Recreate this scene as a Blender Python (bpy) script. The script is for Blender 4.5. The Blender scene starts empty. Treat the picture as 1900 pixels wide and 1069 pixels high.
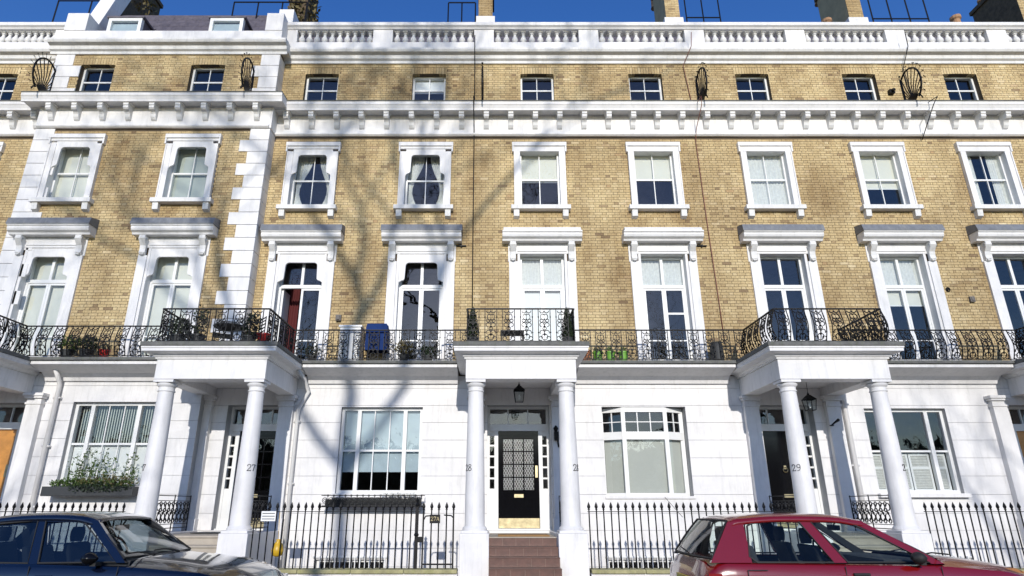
import bpy, math, random
from mathutils import Vector
R = math.radians
random.seed(7)
scene = bpy.context.scene
C = scene.collection

# ------------------------------------------------------------------ camera, sky, sun, exposure
F_PX, W_PX = 1156.0, 1900.0
cam_d = bpy.data.cameras.new('camera')
cam = bpy.data.objects.new('camera', cam_d); C.objects.link(cam)
cam.location = (0, 0, 1.5)
cam.rotation_euler = (R(90 + 19.35), 0, 0)
cam_d.sensor_width = 36.0
cam_d.lens = 36.0 * F_PX / W_PX
cam_d.shift_x = (950 - 915) / W_PX
cam_d.clip_end = 2000
scene.camera = cam

SUN_EL, SUN_AZ = 20.0, 1.0           # sun behind the viewer, a touch to the right
world = bpy.data.worlds.new('World'); scene.world = world; world.use_nodes = True
wn = world.node_tree.nodes; wl = world.node_tree.links
sky = wn.new('ShaderNodeTexSky'); sky.sky_type = 'NISHITA'; sky.sun_disc = False
sky.sun_elevation = R(SUN_EL); sky.sun_rotation = R(180 - SUN_AZ)
sky.air_density = 1.0; sky.dust_density = 0.3; sky.ozone_density = 3.0
bg = wn['Background']; bg.inputs['Strength'].default_value = 0.15
hs = wn.new('ShaderNodeHueSaturation'); hs.inputs['Hue'].default_value = .516; hs.inputs['Saturation'].default_value = 1.27; hs.inputs['Value'].default_value = 1.32      # the clear, very blue sky of the photograph
wl.new(sky.outputs[0], hs.inputs['Color']); wl.new(hs.outputs[0], bg.inputs['Color'])
sd = bpy.data.lights.new('sun', 'SUN'); sd.energy = 3.9; sd.angle = R(0.53); sd.color = (1.0, 0.955, 0.89)
sun = bpy.data.objects.new('sun', sd); C.objects.link(sun)
sdir = Vector((math.sin(R(SUN_AZ)) * math.cos(R(SUN_EL)), -math.cos(R(SUN_AZ)) * math.cos(R(SUN_EL)), math.sin(R(SUN_EL))))
sun.rotation_euler = sdir.to_track_quat('Z', 'Y').to_euler(); sun.location = (0, -20, 30)
vs = scene.view_settings
vs.view_transform = 'Standard'; vs.look = 'None'; vs.exposure = -0.12; vs.gamma = 1.0; vs.use_curve_mapping = False

# ------------------------------------------------------------------ helpers
WL = {}                                # world location of every object


class MB:
    """collects shapes given in world metres; build() links them as one object"""
    def __init__(s): s.v = []; s.f = []; s.t = []; s.smooth = False
    def _add(s, vs_, fs, t=0.5):
        n = len(s.v); s.v += vs_
        for f in fs: s.f.append(tuple(i + n for i in f)); s.t.append(t)
    def box(s, x0, x1, y0, y1, z0, z1, t=0.5):
        s._add([(x0, y0, z0), (x1, y0, z0), (x1, y1, z0), (x0, y1, z0), (x0, y0, z1), (x1, y0, z1), (x1, y1, z1), (x0, y1, z1)],
               [(0, 3, 2, 1), (4, 5, 6, 7), (0, 1, 5, 4), (1, 2, 6, 5), (2, 3, 7, 6), (3, 0, 4, 7)], t); return s
    def brick(s, x0, x1, y0, y1, z0, z1, t=0.5):     # open at the back
        s._add([(x0, y1, z0), (x1, y1, z0), (x0, y1, z1), (x1, y1, z1), (x0, y0, z0), (x1, y0, z0), (x0, y0, z1), (x1, y0, z1)],
               [(4, 5, 7, 6), (0, 1, 5, 4), (2, 6, 7, 3), (0, 4, 6, 2), (1, 3, 7, 5)], t); return s
    def prism(s, pts, a0, a1, axis='y', t=0.5):
        """pts: closed outline; axis y -> pts are (x,z); axis x -> (y,z); axis z -> (x,y)"""
        n = len(pts)
        mk = {'y': lambda p, a: (p[0], a, p[1]), 'x': lambda p, a: (a, p[0], p[1]), 'z': lambda p, a: (p[0], p[1], a)}[axis]
        vs_ = [mk(p, a0) for p in pts] + [mk(p, a1) for p in pts]
        fs = [tuple(range(n)), tuple(range(2 * n - 1, n - 1, -1))]
        for i in range(n): j = (i + 1) % n; fs.append((i, i + n, j + n, j))
        s._add(vs_, fs, t); return s
    def tube(s, path, r, n=5, close=False, cap=True):
        P = [Vector(p) for p in path]; m = len(P)
        rr = r if isinstance(r, (list, tuple)) else [r] * m
        vs_ = []; prev = None
        for i, p in enumerate(P):
            if close: d = P[(i + 1) % m] - P[i - 1]
            else: d = P[min(i + 1, m - 1)] - P[max(i - 1, 0)]
            if d.length < 1e-9: d = Vector((0, 0, 1))
            d.normalize()
            ref = Vector((0, 1, 0)) if prev is None else prev
            a = ref - d * ref.dot(d)
            if a.length < .1: ref = Vector((1, 0, 0)); a = ref - d * ref.dot(d)
            a.normalize(); prev = a; b = d.cross(a)
            for k in range(n):
                an = 2 * math.pi * k / n + math.pi / n
                vs_.append(tuple(p + (a * math.cos(an) + b * math.sin(an)) * rr[i]))
        fs = []
        for i in range(m if close else m - 1):
            j = (i + 1) % m
            for k in range(n):
                l = (k + 1) % n; fs.append((i * n + k, i * n + l, j * n + l, j * n + k))
        if cap and not close: fs += [tuple(range(n - 1, -1, -1)), tuple(range((m - 1) * n, m * n))]
        s._add(vs_, fs); return s
    def lathe(s, prof, cx, cy, n=16, cz=0):
        vs_ = []
        for r, z in prof:
            for k in range(n):
                a = 2 * math.pi * k / n; vs_.append((cx + r * math.cos(a), cy + r * math.sin(a), cz + z))
        fs = []
        for i in range(len(prof) - 1):
            for k in range(n):
                l = (k + 1) % n; fs.append((i * n + k, i * n + l, (i + 1) * n + l, (i + 1) * n + k))
        fs += [tuple(range(n - 1, -1, -1)), tuple(range((len(prof) - 1) * n, len(prof) * n))]
        s._add(vs_, fs); return s
    def ring(s, c, r, axis='y', w=0.008, n=12, sides=4, a0=0, a1=360, sx=1.0, sz=1.0):
        full = abs(a1 - a0) >= 360; pts = []
        m = n if full else n + 1
        for k in range(m):
            a = R(a0 + (a1 - a0) * k / n); u, q = r * sx * math.cos(a), r * sz * math.sin(a)
            pts.append((c[0] + u, c[1], c[2] + q) if axis == 'y' else (c[0], c[1] + u, c[2] + q))
        return s.tube(pts, w, sides, close=full)
    def loft(s, rows, t=0.5, closed=False):
        n = len(rows[0]); vs_ = [tuple(p) for r in rows for p in r]; fs = []
        for i in range(len(rows) - 1):
            for k in range(n if closed else n - 1):
                l = (k + 1) % n; fs.append((i * n + k, i * n + l, (i + 1) * n + l, (i + 1) * n + k))
        s._add(vs_, fs, t); return s
    def mesh(s, name, mat, origin=(0, 0, 0), tint=False, fix=True):
        me = bpy.data.meshes.new(name)
        me.from_pydata([(x - origin[0], y - origin[1], z - origin[2]) for x, y, z in s.v], [], s.f)
        if tint:
            a = me.attributes.new('tint', 'FLOAT', 'FACE'); a.data.foreach_set('value', s.t)
        if mat: me.materials.append(mat)
        if s.smooth: me.shade_smooth()
        me.update()
        return me
    def build(s, name, mat, parent=None, tint=False, bevel=0, smooth_angle=None):
        xs, ys, zs = zip(*s.v)
        o3 = ((min(xs) + max(xs)) / 2, (min(ys) + max(ys)) / 2, min(zs))
        me = s.mesh(name, mat, o3, tint)
        o = place(name, me, parent, o3)
        if smooth_angle is not None:
            me.shade_smooth(); me.set_sharp_from_angle(angle=R(smooth_angle))
        if bevel:
            b = o.modifiers.new('bevel', 'BEVEL'); b.width = bevel; b.segments = 2; b.limit_method = 'ANGLE'; b.angle_limit = R(40)
        return o


def place(name, me, parent, loc, rot=None):
    o = bpy.data.objects.new(name, me); C.objects.link(o)
    WL[o.name] = tuple(loc)
    if parent is not None:
        o.parent = parent; pw = WL[parent.name]
        o.location = (loc[0] - pw[0], loc[1] - pw[1], loc[2] - pw[2])
    else: o.location = loc
    if rot: o.rotation_euler = rot
    return o


def tag(o, label=None, cat=None, group=None, kind=None):
    if label: o['label'] = label
    if cat: o['category'] = cat
    if group: o['group'] = group
    if kind: o['kind'] = kind
    return o


def thing(name, loc, label, cat, group=None):
    return tag(place(name, None, None, loc), label, cat, group)


# ------------------------------------------------------------------ materials
def newmat(name):
    m = bpy.data.materials.new(name); m.use_nodes = True
    nt = m.node_tree; return m, nt, nt.nodes, nt.links, nt.nodes['Principled BSDF']


def mat(name, col, rough=.6, metal=0, var=.12, scale=3.0, bump=0.0, bscale=60, spec=None, coat=0, streak=None, trans=0):
    m, nt, N, L, P = newmat(name)
    geo = N.new('ShaderNodeNewGeometry')
    noi = N.new('ShaderNodeTexNoise'); noi.inputs['Scale'].default_value = scale; noi.inputs['Detail'].default_value = 6; noi.inputs['Roughness'].default_value = .65
    L.new(geo.outputs['Position'], noi.inputs['Vector'])
    rp = N.new('ShaderNodeValToRGB'); rp.color_ramp.elements[0].position = .3; rp.color_ramp.elements[1].position = .7
    rp.color_ramp.elements[0].color = tuple(c * (1 - var) for c in col) + (1,)
    rp.color_ramp.elements[1].color = tuple(min(1, c * (1 + var * .6)) for c in col) + (1,)
    L.new(noi.outputs['Fac'], rp.inputs['Fac'])
    out = rp.outputs['Color']
    if streak:
        mp = N.new('ShaderNodeMapping'); mp.inputs['Scale'].default_value = (5.5, 5.5, .8); L.new(geo.outputs['Position'], mp.inputs['Vector'])
        n2 = N.new('ShaderNodeTexNoise'); n2.inputs['Scale'].default_value = 1.6; n2.inputs['Detail'].default_value = 7; n2.inputs['Roughness'].default_value = .7
        L.new(mp.outputs[0], n2.inputs['Vector'])
        r2 = N.new('ShaderNodeValToRGB'); r2.color_ramp.elements[0].position = .50; r2.color_ramp.elements[1].position = .78
        r2.color_ramp.elements[0].color = (0, 0, 0, 1); r2.color_ramp.elements[1].color = (streak[3],) * 3 + (1,)
        L.new(n2.outputs['Fac'], r2.inputs['Fac'])
        mx = N.new('ShaderNodeMixRGB'); L.new(r2.outputs['Color'], mx.inputs['Fac']); L.new(out, mx.inputs['Color1']); mx.inputs['Color2'].default_value = tuple(streak[:3]) + (1,)
        out = mx.outputs['Color']
    L.new(out, P.inputs['Base Color'])
    P.inputs['Roughness'].default_value = rough; P.inputs['Metallic'].default_value = metal
    if spec is not None: P.inputs['Specular IOR Level'].default_value = spec
    if coat: P.inputs['Coat Weight'].default_value = coat; P.inputs['Coat Roughness'].default_value = .03
    if bump:
        b = N.new('ShaderNodeTexNoise'); b.inputs['Scale'].default_value = bscale; b.inputs['Detail'].default_value = 5; L.new(geo.outputs['Position'], b.inputs['Vector'])
        bp = N.new('ShaderNodeBump'); bp.inputs['Strength'].default_value = bump; bp.inputs['Distance'].default_value = .01
        L.new(b.outputs['Fac'], bp.inputs['Height']); L.new(bp.outputs[0], P.inputs['Normal'])
    return m


def glassmat(name, tint=(1, 1, 1), ior=1.5, rough=0.0, wavy=.02):
    m = bpy.data.materials.new(name); m.use_nodes = True; N = m.node_tree.nodes; L = m.node_tree.links
    N.remove(N['Principled BSDF']); out = N['Material Output']
    t = N.new('ShaderNodeBsdfTransparent'); t.inputs[0].default_value = tuple(tint) + (1,)
    g = N.new('ShaderNodeBsdfGlossy'); g.inputs['Roughness'].default_value = rough
    f0 = ((ior - 1) / (ior + 1)) ** 2     # Schlick's law on both sides of the single sheet
    lw = N.new('ShaderNodeLayerWeight'); lw.inputs['Blend'].default_value = .5
    pw = N.new('ShaderNodeMath'); pw.operation = 'POWER'; pw.inputs[1].default_value = 5; L.new(lw.outputs['Facing'], pw.inputs[0])
    f = N.new('ShaderNodeMath'); f.operation = 'MULTIPLY_ADD'; f.inputs[1].default_value = 1 - f0; f.inputs[2].default_value = f0; L.new(pw.outputs[0], f.inputs[0])
    mx = N.new('ShaderNodeMixShader'); L.new(f.outputs[0], mx.inputs[0]); L.new(t.outputs[0], mx.inputs[1]); L.new(g.outputs[0], mx.inputs[2])
    geo = N.new('ShaderNodeNewGeometry'); n = N.new('ShaderNodeTexNoise'); n.inputs['Scale'].default_value = 2.2; n.inputs['Detail'].default_value = 1
    L.new(geo.outputs['Position'], n.inputs['Vector'])
    b = N.new('ShaderNodeBump'); b.inputs['Strength'].default_value = wavy; b.inputs['Distance'].default_value = .05
    L.new(n.outputs['Fac'], b.inputs['Height']); L.new(b.outputs[0], g.inputs['Normal'])
    L.new(mx.outputs[0], out.inputs['Surface']); return m


def brickmat():
    m, nt, N, L, P = newmat('stock_brick')
    geo = N.new('ShaderNodeNewGeometry')
    at = N.new('ShaderNodeAttribute'); at.attribute_name = 'tint'
    rp = N.new('ShaderNodeValToRGB'); cr = rp.color_ramp
    cols = [(0.0, (.24, .17, .10)), (.08, (.34, .25, .14)), (.25, (.45, .34, .18)), (.5, (.53, .415, .225)), (.75, (.59, .475, .28)), (.93, (.64, .53, .33)), (1, (.44, .30, .16))]
    cr.elements[0].position = 0; cr.elements[0].color = cols[0][1] + (1,)
    cr.elements[1].position = 1; cr.elements[1].color = cols[-1][1] + (1,)
    for p, c in cols[1:-1]: e = cr.elements.new(p); e.color = c + (1,)
    L.new(at.outputs['Fac'], rp.inputs['Fac'])
    # weathering: broad soot stains that run down the wall
    mp = N.new('ShaderNodeMapping'); mp.inputs['Scale'].default_value = (.9, .9, .45); L.new(geo.outputs['Position'], mp.inputs['Vector'])
    n2 = N.new('ShaderNodeTexNoise'); n2.inputs['Scale'].default_value = 1.1; n2.inputs['Detail'].default_value = 8; n2.inputs['Roughness'].default_value = .62
    L.new(mp.outputs[0], n2.inputs['Vector'])
    r2 = N.new('ShaderNodeValToRGB'); r2.color_ramp.elements[0].position = .38; r2.color_ramp.elements[0].color = (1.12, 1.1, 1.06, 1)
    r2.color_ramp.elements[1].position = .72; r2.color_ramp.elements[1].color = (.58, .50, .42, 1)
    L.new(n2.outputs['Fac'], r2.inputs['Fac'])
    mx = N.new('ShaderNodeMixRGB'); mx.blend_type = 'MULTIPLY'; mx.inputs['Fac'].default_value = 1
    L.new(rp.outputs['Color'], mx.inputs['Color1']); L.new(r2.outputs['Color'], mx.inputs['Color2'])
    n3 = N.new('ShaderNodeTexNoise'); n3.inputs['Scale'].default_value = 45; n3.inputs['Detail'].default_value = 4; L.new(geo.outputs['Position'], n3.inputs['Vector'])
    mx2 = N.new('ShaderNodeMixRGB'); mx2.blend_type = 'OVERLAY'; mx2.inputs['Fac'].default_value = .5
    L.new(mx.outputs['Color'], mx2.inputs['Color1']); L.new(n3.outputs['Fac'], mx2.inputs['Color2'])
    L.new(mx2.outputs['Color'], P.inputs['Base Color']); P.inputs['Roughness'].default_value = .9
    bp = N.new('ShaderNodeBump'); bp.inputs['Strength'].default_value = .5; bp.inputs['Distance'].default_value = .006
    L.new(n3.outputs['Fac'], bp.inputs['Height']); L.new(bp.outputs[0], P.inputs['Normal'])
    return m


M = {}
M['brick'] = brickmat()
M['mortar'] = mat('mortar', (.11, .08, .05), .95, var=.25, scale=2)
M['stucco'] = mat('painted_stucco', (.765, .75, .735), .55, var=.13, scale=1.1, bump=.2, bscale=9, streak=(.44, .44, .41, .5))
M['stucco_old'] = mat('weathered_stucco', (.72, .71, .69), .6, var=.1, scale=2.5, bump=.15, bscale=18, streak=(.42, .41, .37, .6))
M['joint'] = mat('course_joint', (.45, .45, .45), .8, var=.15)
M['frame'] = mat('painted_wood', (.78, .78, .76), .4, var=.04, scale=4)
M['iron'] = mat('black_iron', (.007, .007, .008), .5, var=.3, scale=10, bump=.1, spec=.22)
M['lead'] = mat('lead_flashing', (.17, .18, .20), .6, var=.25, scale=6, bump=.2, bscale=20, streak=(.30, .30, .28, .6))
M['slab'] = mat('mossy_asphalt_edge', (.15, .15, .14), .9, var=.35, scale=7, bump=.4, bscale=40, streak=(.10, .12, .06, .7))
M['glass'] = glassmat('window_glass', (.93, .96, .96), 1.95, wavy=.09)
M['carglass_dark'] = glassmat('tinted_car_glass', (.45, .52, .55), 1.9, wavy=0)
M['carglass'] = glassmat('car_glass', (.86, .93, .91), 1.45, wavy=0)
M['blind'] = mat('cream_blind', (.72, .70, .60), .8, var=.05)
M['white_blind'] = mat('white_blind', (.82, .82, .80), .7, var=.03)
M['grey_blind'] = mat('grey_green_blind', (.46, .49, .43), .8, var=.06)
M['sheer'] = mat('sheer_curtain', (.68, .68, .64), .9, var=.16, scale=14)
M['lace'] = mat('lace_net', (.60, .62, .60), .9, var=.35, scale=26)
M['red_curtain'] = mat('dark_red_curtain', (.10, .015, .015), .9)
M['room'] = mat('dim_room_plaster', (.17, .155, .14), .9, var=.3)  # dimness of the rooms put into the plaster colour, real walls are paler
M['black_door'] = mat('black_gloss_paint', (.005, .005, .006), .10, var=.1, spec=.25)
M['brass'] = mat('polished_brass', (.42, .36, .22), .38, metal=1, var=.35, scale=9, bump=.1)
M['oak_door'] = mat('varnished_wood', (.55, .25, .06), .3, var=.25, scale=5, coat=.4)
M['tile'] = mat('red_quarry_tile', (.115, .05, .036), .38, var=.35, scale=9, bump=.15)
M['grout'] = mat('tile_grout', (.26, .19, .16), .9)
M['stone'] = mat('york_stone', (.42, .37, .30), .8, var=.15, scale=4, bump=.25)
M['coping'] = mat('mossy_coping', (.36, .33, .17), .85, var=.35, scale=5, bump=.3, streak=(.24, .25, .07, .8))
M['slate'] = mat('roof_slate', (.115, .10, .115), .55, var=.35, scale=5, bump=.3, bscale=30)
M['mat'] = mat('coir_mat', (.34, .19, .07), .95, var=.2, scale=30, bump=.4)
M['asphalt'] = mat('asphalt', (.05, .05, .052), .9, var=.25, scale=9, bump=.4, bscale=90)
M['pave'] = mat('paving', (.30, .28, .25), .85, var=.2, scale=3, bump=.2)
M['kerb'] = mat('granite_kerb', (.32, .31, .30), .7, var=.25, scale=12, bump=.2)
M['paint_line'] = mat('road_paint', (.55, .42, .08), .7, var=.3, scale=12)
M['earth'] = mat('ground_earth', (.07, .09, .035), .95, var=.4, scale=2)
M['pot_clay'] = mat('terracotta', (.42, .16, .07), .8, var=.15)
M['pot_red'] = mat('red_glaze', (.42, .015, .012), .3, var=.1)
M['pot_green'] = mat('green_plastic', (.16, .38, .05), .5, var=.2, scale=8)
M['pot_dark'] = mat('dark_planter', (.03, .033, .036), .6, var=.2)
M['leaf'] = mat('leaf_green', (.07, .12, .025), .6, var=.5, scale=12)
M['leaf_dark'] = mat('leaf_dark', (.02, .035, .014), .6, var=.5, scale=12)
M['leaf_dry'] = mat('leaf_dry', (.15, .12, .045), .7, var=.5, scale=12)
M['blue'] = mat('blue_tarpaulin', (.012, .035, .14), .85, var=.25, spec=.2, scale=5, bump=.4, bscale=9)
M['bark'] = mat('bark', (.10, .085, .06), .9, var=.4, scale=6, bump=.5)
M['yellow'] = mat('yellow_plastic', (.62, .38, .02), .4, var=.2)
M['terracotta_pot'] = mat('chimney_pot_clay', (.38, .22, .12), .85, var=.25)
M['old_brick'] = mat('dark_brick', (.10, .07, .04), .9, var=.5, scale=9, bump=.4)  # dark brown, well below the stock brick tones
M['tan'] = mat('tan_render', (.40, .32, .19), .9, var=.2)
M['cable_red'] = mat('red_brown_cable', (.20, .07, .045), .6)
M['grey_board'] = mat('grey_box', (.22, .22, .22), .6)
M['blue_pat'] = mat('car_paint_blue', (.002, .004, .014), .18, var=.04, coat=1.0)
M['red_paint'] = mat('car_paint_red', (.17, .004, .005), .22, var=.04, coat=1.0)
M['rubber'] = mat('black_rubber', (.012, .012, .012), .7)
M['seat'] = mat('car_seat_cloth', (.03, .032, .036), .9)
M['chrome'] = mat('bright_metal', (.7, .7, .7), .12, metal=1, var=.02)
M['lamp_red'] = mat('red_lamp_lens', (.25, .01, .01), .15, coat=.6)
M['lamp_clear'] = mat('clear_lamp_lens', (.62, .62, .6), .12, coat=.6)
M['amber'] = mat('amber_lens', (.75, .42, .2), .2)
M['plate_yellow'] = mat('yellow_plate', (.62, .46, .06), .5)

Y0 = 15.0          # main wall face
YP = 14.6          # projecting pavilion face
JZ = [4.2, 3.79, 3.385, 2.98, 2.575, 2.17, 1.765, 1.36, 1.0, .63, .25, -.15, -.6, -1.1, -1.6, -2.1]


def cells(x0, x1, z0, z1, holes):
    """rectangles that cover x0..x1,z0..z1 without the holes (x0,x1,z0,z1)"""
    zs = sorted(set([z0, z1] + [z for h in holes for z in h[2:4] if z0 < z < z1])); out = []
    for a, b in zip(zs, zs[1:]):
        segs = [(x0, x1)]
        for h in holes:
            if h[2] < b - 1e-6 and h[3] > a + 1e-6:
                ns = []
                for s, e in segs:
                    if h[1] <= s or h[0] >= e: ns.append((s, e)); continue
                    if h[0] > s: ns.append((s, h[0]))
                    if h[1] < e: ns.append((h[1], e))
                segs = ns
        out += [(s, e, a, b) for s, e in segs if e - s > .004]
    return out


BRK = {}


def brick_mesh(w, ti, prot=.008):
    k = (w, ti)
    if k not in BRK:
        b = MB(); b.brick(-w / 2, w / 2, 0, .03, 0, .065, ti / 11 + .02); BRK[k] = b.mesh('brick', M['brick'], tint=True)
    return BRK[k]


def rnd_tint():
    r = random.random()
    if r < .05: return random.uniform(.04, .25)
    if r < .07: return random.uniform(.93, 1)
    return min(.92, max(.1, random.gauss(.53, .10)))


def lay_bricks(house, x0, x1, z0, z1, yface, holes, n_single=0, vis_x=(-15, 16), vis_z=4.9):
    """Flemish bond, faces at yface-0.008, on a mortar bed at yface"""
    st, hd, jt, ch = .215, .1025, .010, .075
    rest = MB(); singles = []
    nrow = int((z1 - z0) / ch)
    for i in range(nrow):
        z = z0 + i * ch + .005; zb = z + .065
        blocked = [(h[0], h[1]) for h in holes if min(h[3], zb) - max(h[2], z) > .03]
        x = x0 - (.16 if i % 2 else 0); k = 0
        while x < x1:
            w = st if k % 2 == 0 else hd; a, b = max(x, x0), min(x + w, x1); x += w + jt; k += 1
            parts = [(a, b)]
            for h in blocked:
                np_ = []
                for s, e in parts:
                    if h[1] <= s or h[0] >= e: np_.append((s, e)); continue
                    if h[0] - s > .02: np_.append((s, h[0]))
                    if e - h[1] > .02: np_.append((h[1], e))
                parts = np_
            for s, e in parts:
                if e - s < .02: continue
                t = rnd_tint(); xm = (s + e) / 2
                for hc in holes:      # soot washed down from the ends of the sills and hoods
                    if z < hc[2] and hc[2] - z < 1.1 and hc[2] > 8:
                        dk = math.exp(-((abs(xm - (hc[0] + hc[1]) / 2) - .72) / .16) ** 2) * (1 - (hc[2] - z) / 1.1); t -= dk * random.uniform(.1, .5)
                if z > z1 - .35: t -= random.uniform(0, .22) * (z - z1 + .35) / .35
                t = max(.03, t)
                if len(singles) < n_single and abs((e - s) - st) < 1e-6 and z > vis_z and vis_x[0] < s < vis_x[1]:
                    singles.append(((s + e) / 2, z, t)); continue
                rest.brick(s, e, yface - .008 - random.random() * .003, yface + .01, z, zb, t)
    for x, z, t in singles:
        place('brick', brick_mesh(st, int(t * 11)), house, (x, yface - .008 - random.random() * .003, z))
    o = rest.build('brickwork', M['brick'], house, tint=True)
    tag(o, kind='stuff')


def wall_sheet(mb, x0, x1, z0, z1, y, holes, depth=.24):
    for c in cells(x0, x1, z0, z1, holes): mb.box(c[0], c[1], y, y + depth, c[2], c[3])


# ------------------------------------------------------------------ sash windows
def sash(win, xa, xb, za, zb, y, rails=(), bars=(), fw=.05, bw=.022, hbars=(), railw=.045, name_bar='glazing_bar'):
    """glazing of an opening: frame mesh made already (win); adds bars and panes.
       rails: z of stout horizontals, bars: list of x of verticals (z0,z1 optional)"""
    xs = [xa + fw] + [b[0] if isinstance(b, tuple) else b for b in bars] + [xb - fw]
    for r in rails:
        MB().box(xa + fw - .001, xb - fw + .001, y - .012, y + .035, r - railw / 2, r + railw / 2).build('meeting_rail', M['frame'], win)
    zz = [za + fw] + sorted(list(rails) + list(hbars)) + [zb - fw]
    for h in hbars:
        MB().box(xa + fw, xb - fw, y + .001, y + .028, h - bw / 2, h + bw / 2).build(name_bar, M['frame'], win)
    for b in xs[1:-1]:
        MB().box(b - bw / 2, b + bw / 2, y - .004, y + .030, za + fw, zb - fw).build(name_bar, M['frame'], win)
    for z0, z1 in zip(zz, zz[1:]):
        for x0, x1 in zip(xs, xs[1:]):
            tilt = random.uniform(-.003, .003)
            p = MB(); p._add([(x0, y + .012 + tilt, z0), (x1, y + .012 - tilt, z0), (x1, y + .012 - tilt * .5, z1), (x0, y + .012 + tilt * 1.5, z1)], [(0, 1, 2, 3)])
            p.build('pane', M['glass'], win)


def frame_mb(xa, xb, za, zb, y, fw=.05, d=.09):
    m = MB()
    m.box(xa, xa + fw, y - .02, y + d, za, zb).box(xb - fw, xb, y - .02, y + d, za, zb)
    m.box(xa + fw, xb - fw, y - .02, y + d, zb - fw, zb).box(xa + fw, xb - fw, y - .02, y + d, za, za + fw)
    return m


def drape(win, xa, xb, za, zb, y, m, folds=9, amp=.02, pinch=None, name='curtain'):
    """hanging cloth with folds; pinch=(z, xtarget) gathers it to one side"""
    nx, nz = folds * 4, 10; rows = []
    for j in range(nz + 1):
        z = zb + (za - zb) * j / nz; row = []
        for i in range(nx + 1):
            x = xa + (xb - xa) * i / nx
            if pinch:
                k = math.exp(-((z - pinch[0]) / (.38 * (zb - za))) ** 2) * .8; x = x * (1 - k) + pinch[1] * k
            row.append((x, y + amp * math.sin(i * math.pi / 2 + .3) * (1 if j else .6), z))
        rows.append(row)
    b = MB(); b.loft(rows); b.smooth = True
    return b.build(name, m, win)


def dress(win, kind, xa, xb, za, zb, y):
    """what hangs behind the glass"""
    yb = y + .10; w = xb - xa; h = zb - za
    if kind == 'blind': MB().box(xa, xb, yb, yb + .006, za, zb).build('roller_blind', M['blind'], win)
    elif kind == 'grey': MB().box(xa, xb, yb, yb + .006, za, zb).build('roller_blind', M['grey_blind'], win)
    elif kind == 'white': MB().box(xa, xb, yb, yb + .006, za, zb).build('roller_blind', M['white_blind'], win)
    elif isinstance(kind, tuple):        # ('blind', fraction from the top)
        z = zb - h * kind[1]
        MB().box(xa, xb, yb, yb + .006, z, zb).build('roller_blind', M[{'blind': 'blind', 'white': 'white_blind', 'grey': 'grey_blind'}[kind[0]]], win)
        MB().box(xa, xb, yb - .008, yb + .012, z - .03, z).build('blind_batten', M['frame'], win)
    elif kind == 'lace': drape(win, xa, xb, za, zb, yb, M['sheer'], 12, .012)
    elif kind == 'tied':
        drape(win, xa, xa + w * .48, za, zb, yb, M['sheer'], 6, .02, (za + h * .35, xa + .05))
        drape(win, xb - w * .42, xb, za, zb, yb, M['sheer'], 6, .02, (za + h * .35, xb - .05))
    elif kind == 'sides':
        drape(win, xa, xa + w * .3, za, zb, yb, M['sheer'], 5, .02); drape(win, xb - w * .3, xb, za, zb, yb, M['sheer'], 5, .02)


def lambrequin(c, hw_out, z_lo, z_sh, z_top, z_out, hw, hw_in, y0, y1):
    """head board with the curtain-shaped cut-out of the older windows, as two halves meeting at the middle"""
    r = .09; m = MB()
    for s in (-1, 1):
        pts = [(c + s * hw_out, z_lo), (c + s * hw_out, z_out), (c, z_out), (c, z_top), (c + s * (hw_in - r), z_top)]
        for k in range(1, 5):
            a = R(90 - 22.5 * k); pts.append((c + s * (hw_in - r + r * math.cos(a)), z_top - r + r * math.sin(a)))
        pts += [(c + s * (hw_in + .015), z_sh + .10), (c + s * (hw_in + .04), z_sh + .06), (c + s * (hw_in + .09), z_sh + .045), (c + s * hw, z_sh), (c + s * hw, z_lo)]
        if s > 0: pts = pts[::-1]
        m.prism(pts, y0, y1)
    return m


def top_window(house, c, y, kind=None, hw=.48, z0=12.10, z1=13.35):
    yw = y + .16
    win = frame_mb(c - hw, c + hw, z0, z1, yw, .055, .08).build('window', M['frame'], house)
    sash(win, c - hw, c + hw, z0, z1, yw + .01, rails=(12.88 if y > 14.8 else 12.86,), bars=(c,), fw=.055)
    if kind: dress(win, kind, c - hw + .03, c + hw - .03, z0, z1 - .03, yw)
    # gauged brick arch: tapering voussoirs
    n = 13
    for k in range(n):
        t = (k + .5) / n * 2 - 1; x = c + t * (hw + .035); w = (hw + .035) / n - .005; rise = -.02 * t * t
        b = MB(); b.prism([(x - w, z1 + .005 + rise), (x + w, z1 + .005 + rise), (x + w, z1 + .218), (x - w, z1 + .218)], y - .010, y + .12, t=min(.9, max(.2, random.gauss(.5, .13))))
        b.build('arch_brick', M['brick'], win, tint=True)
    return win


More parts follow.
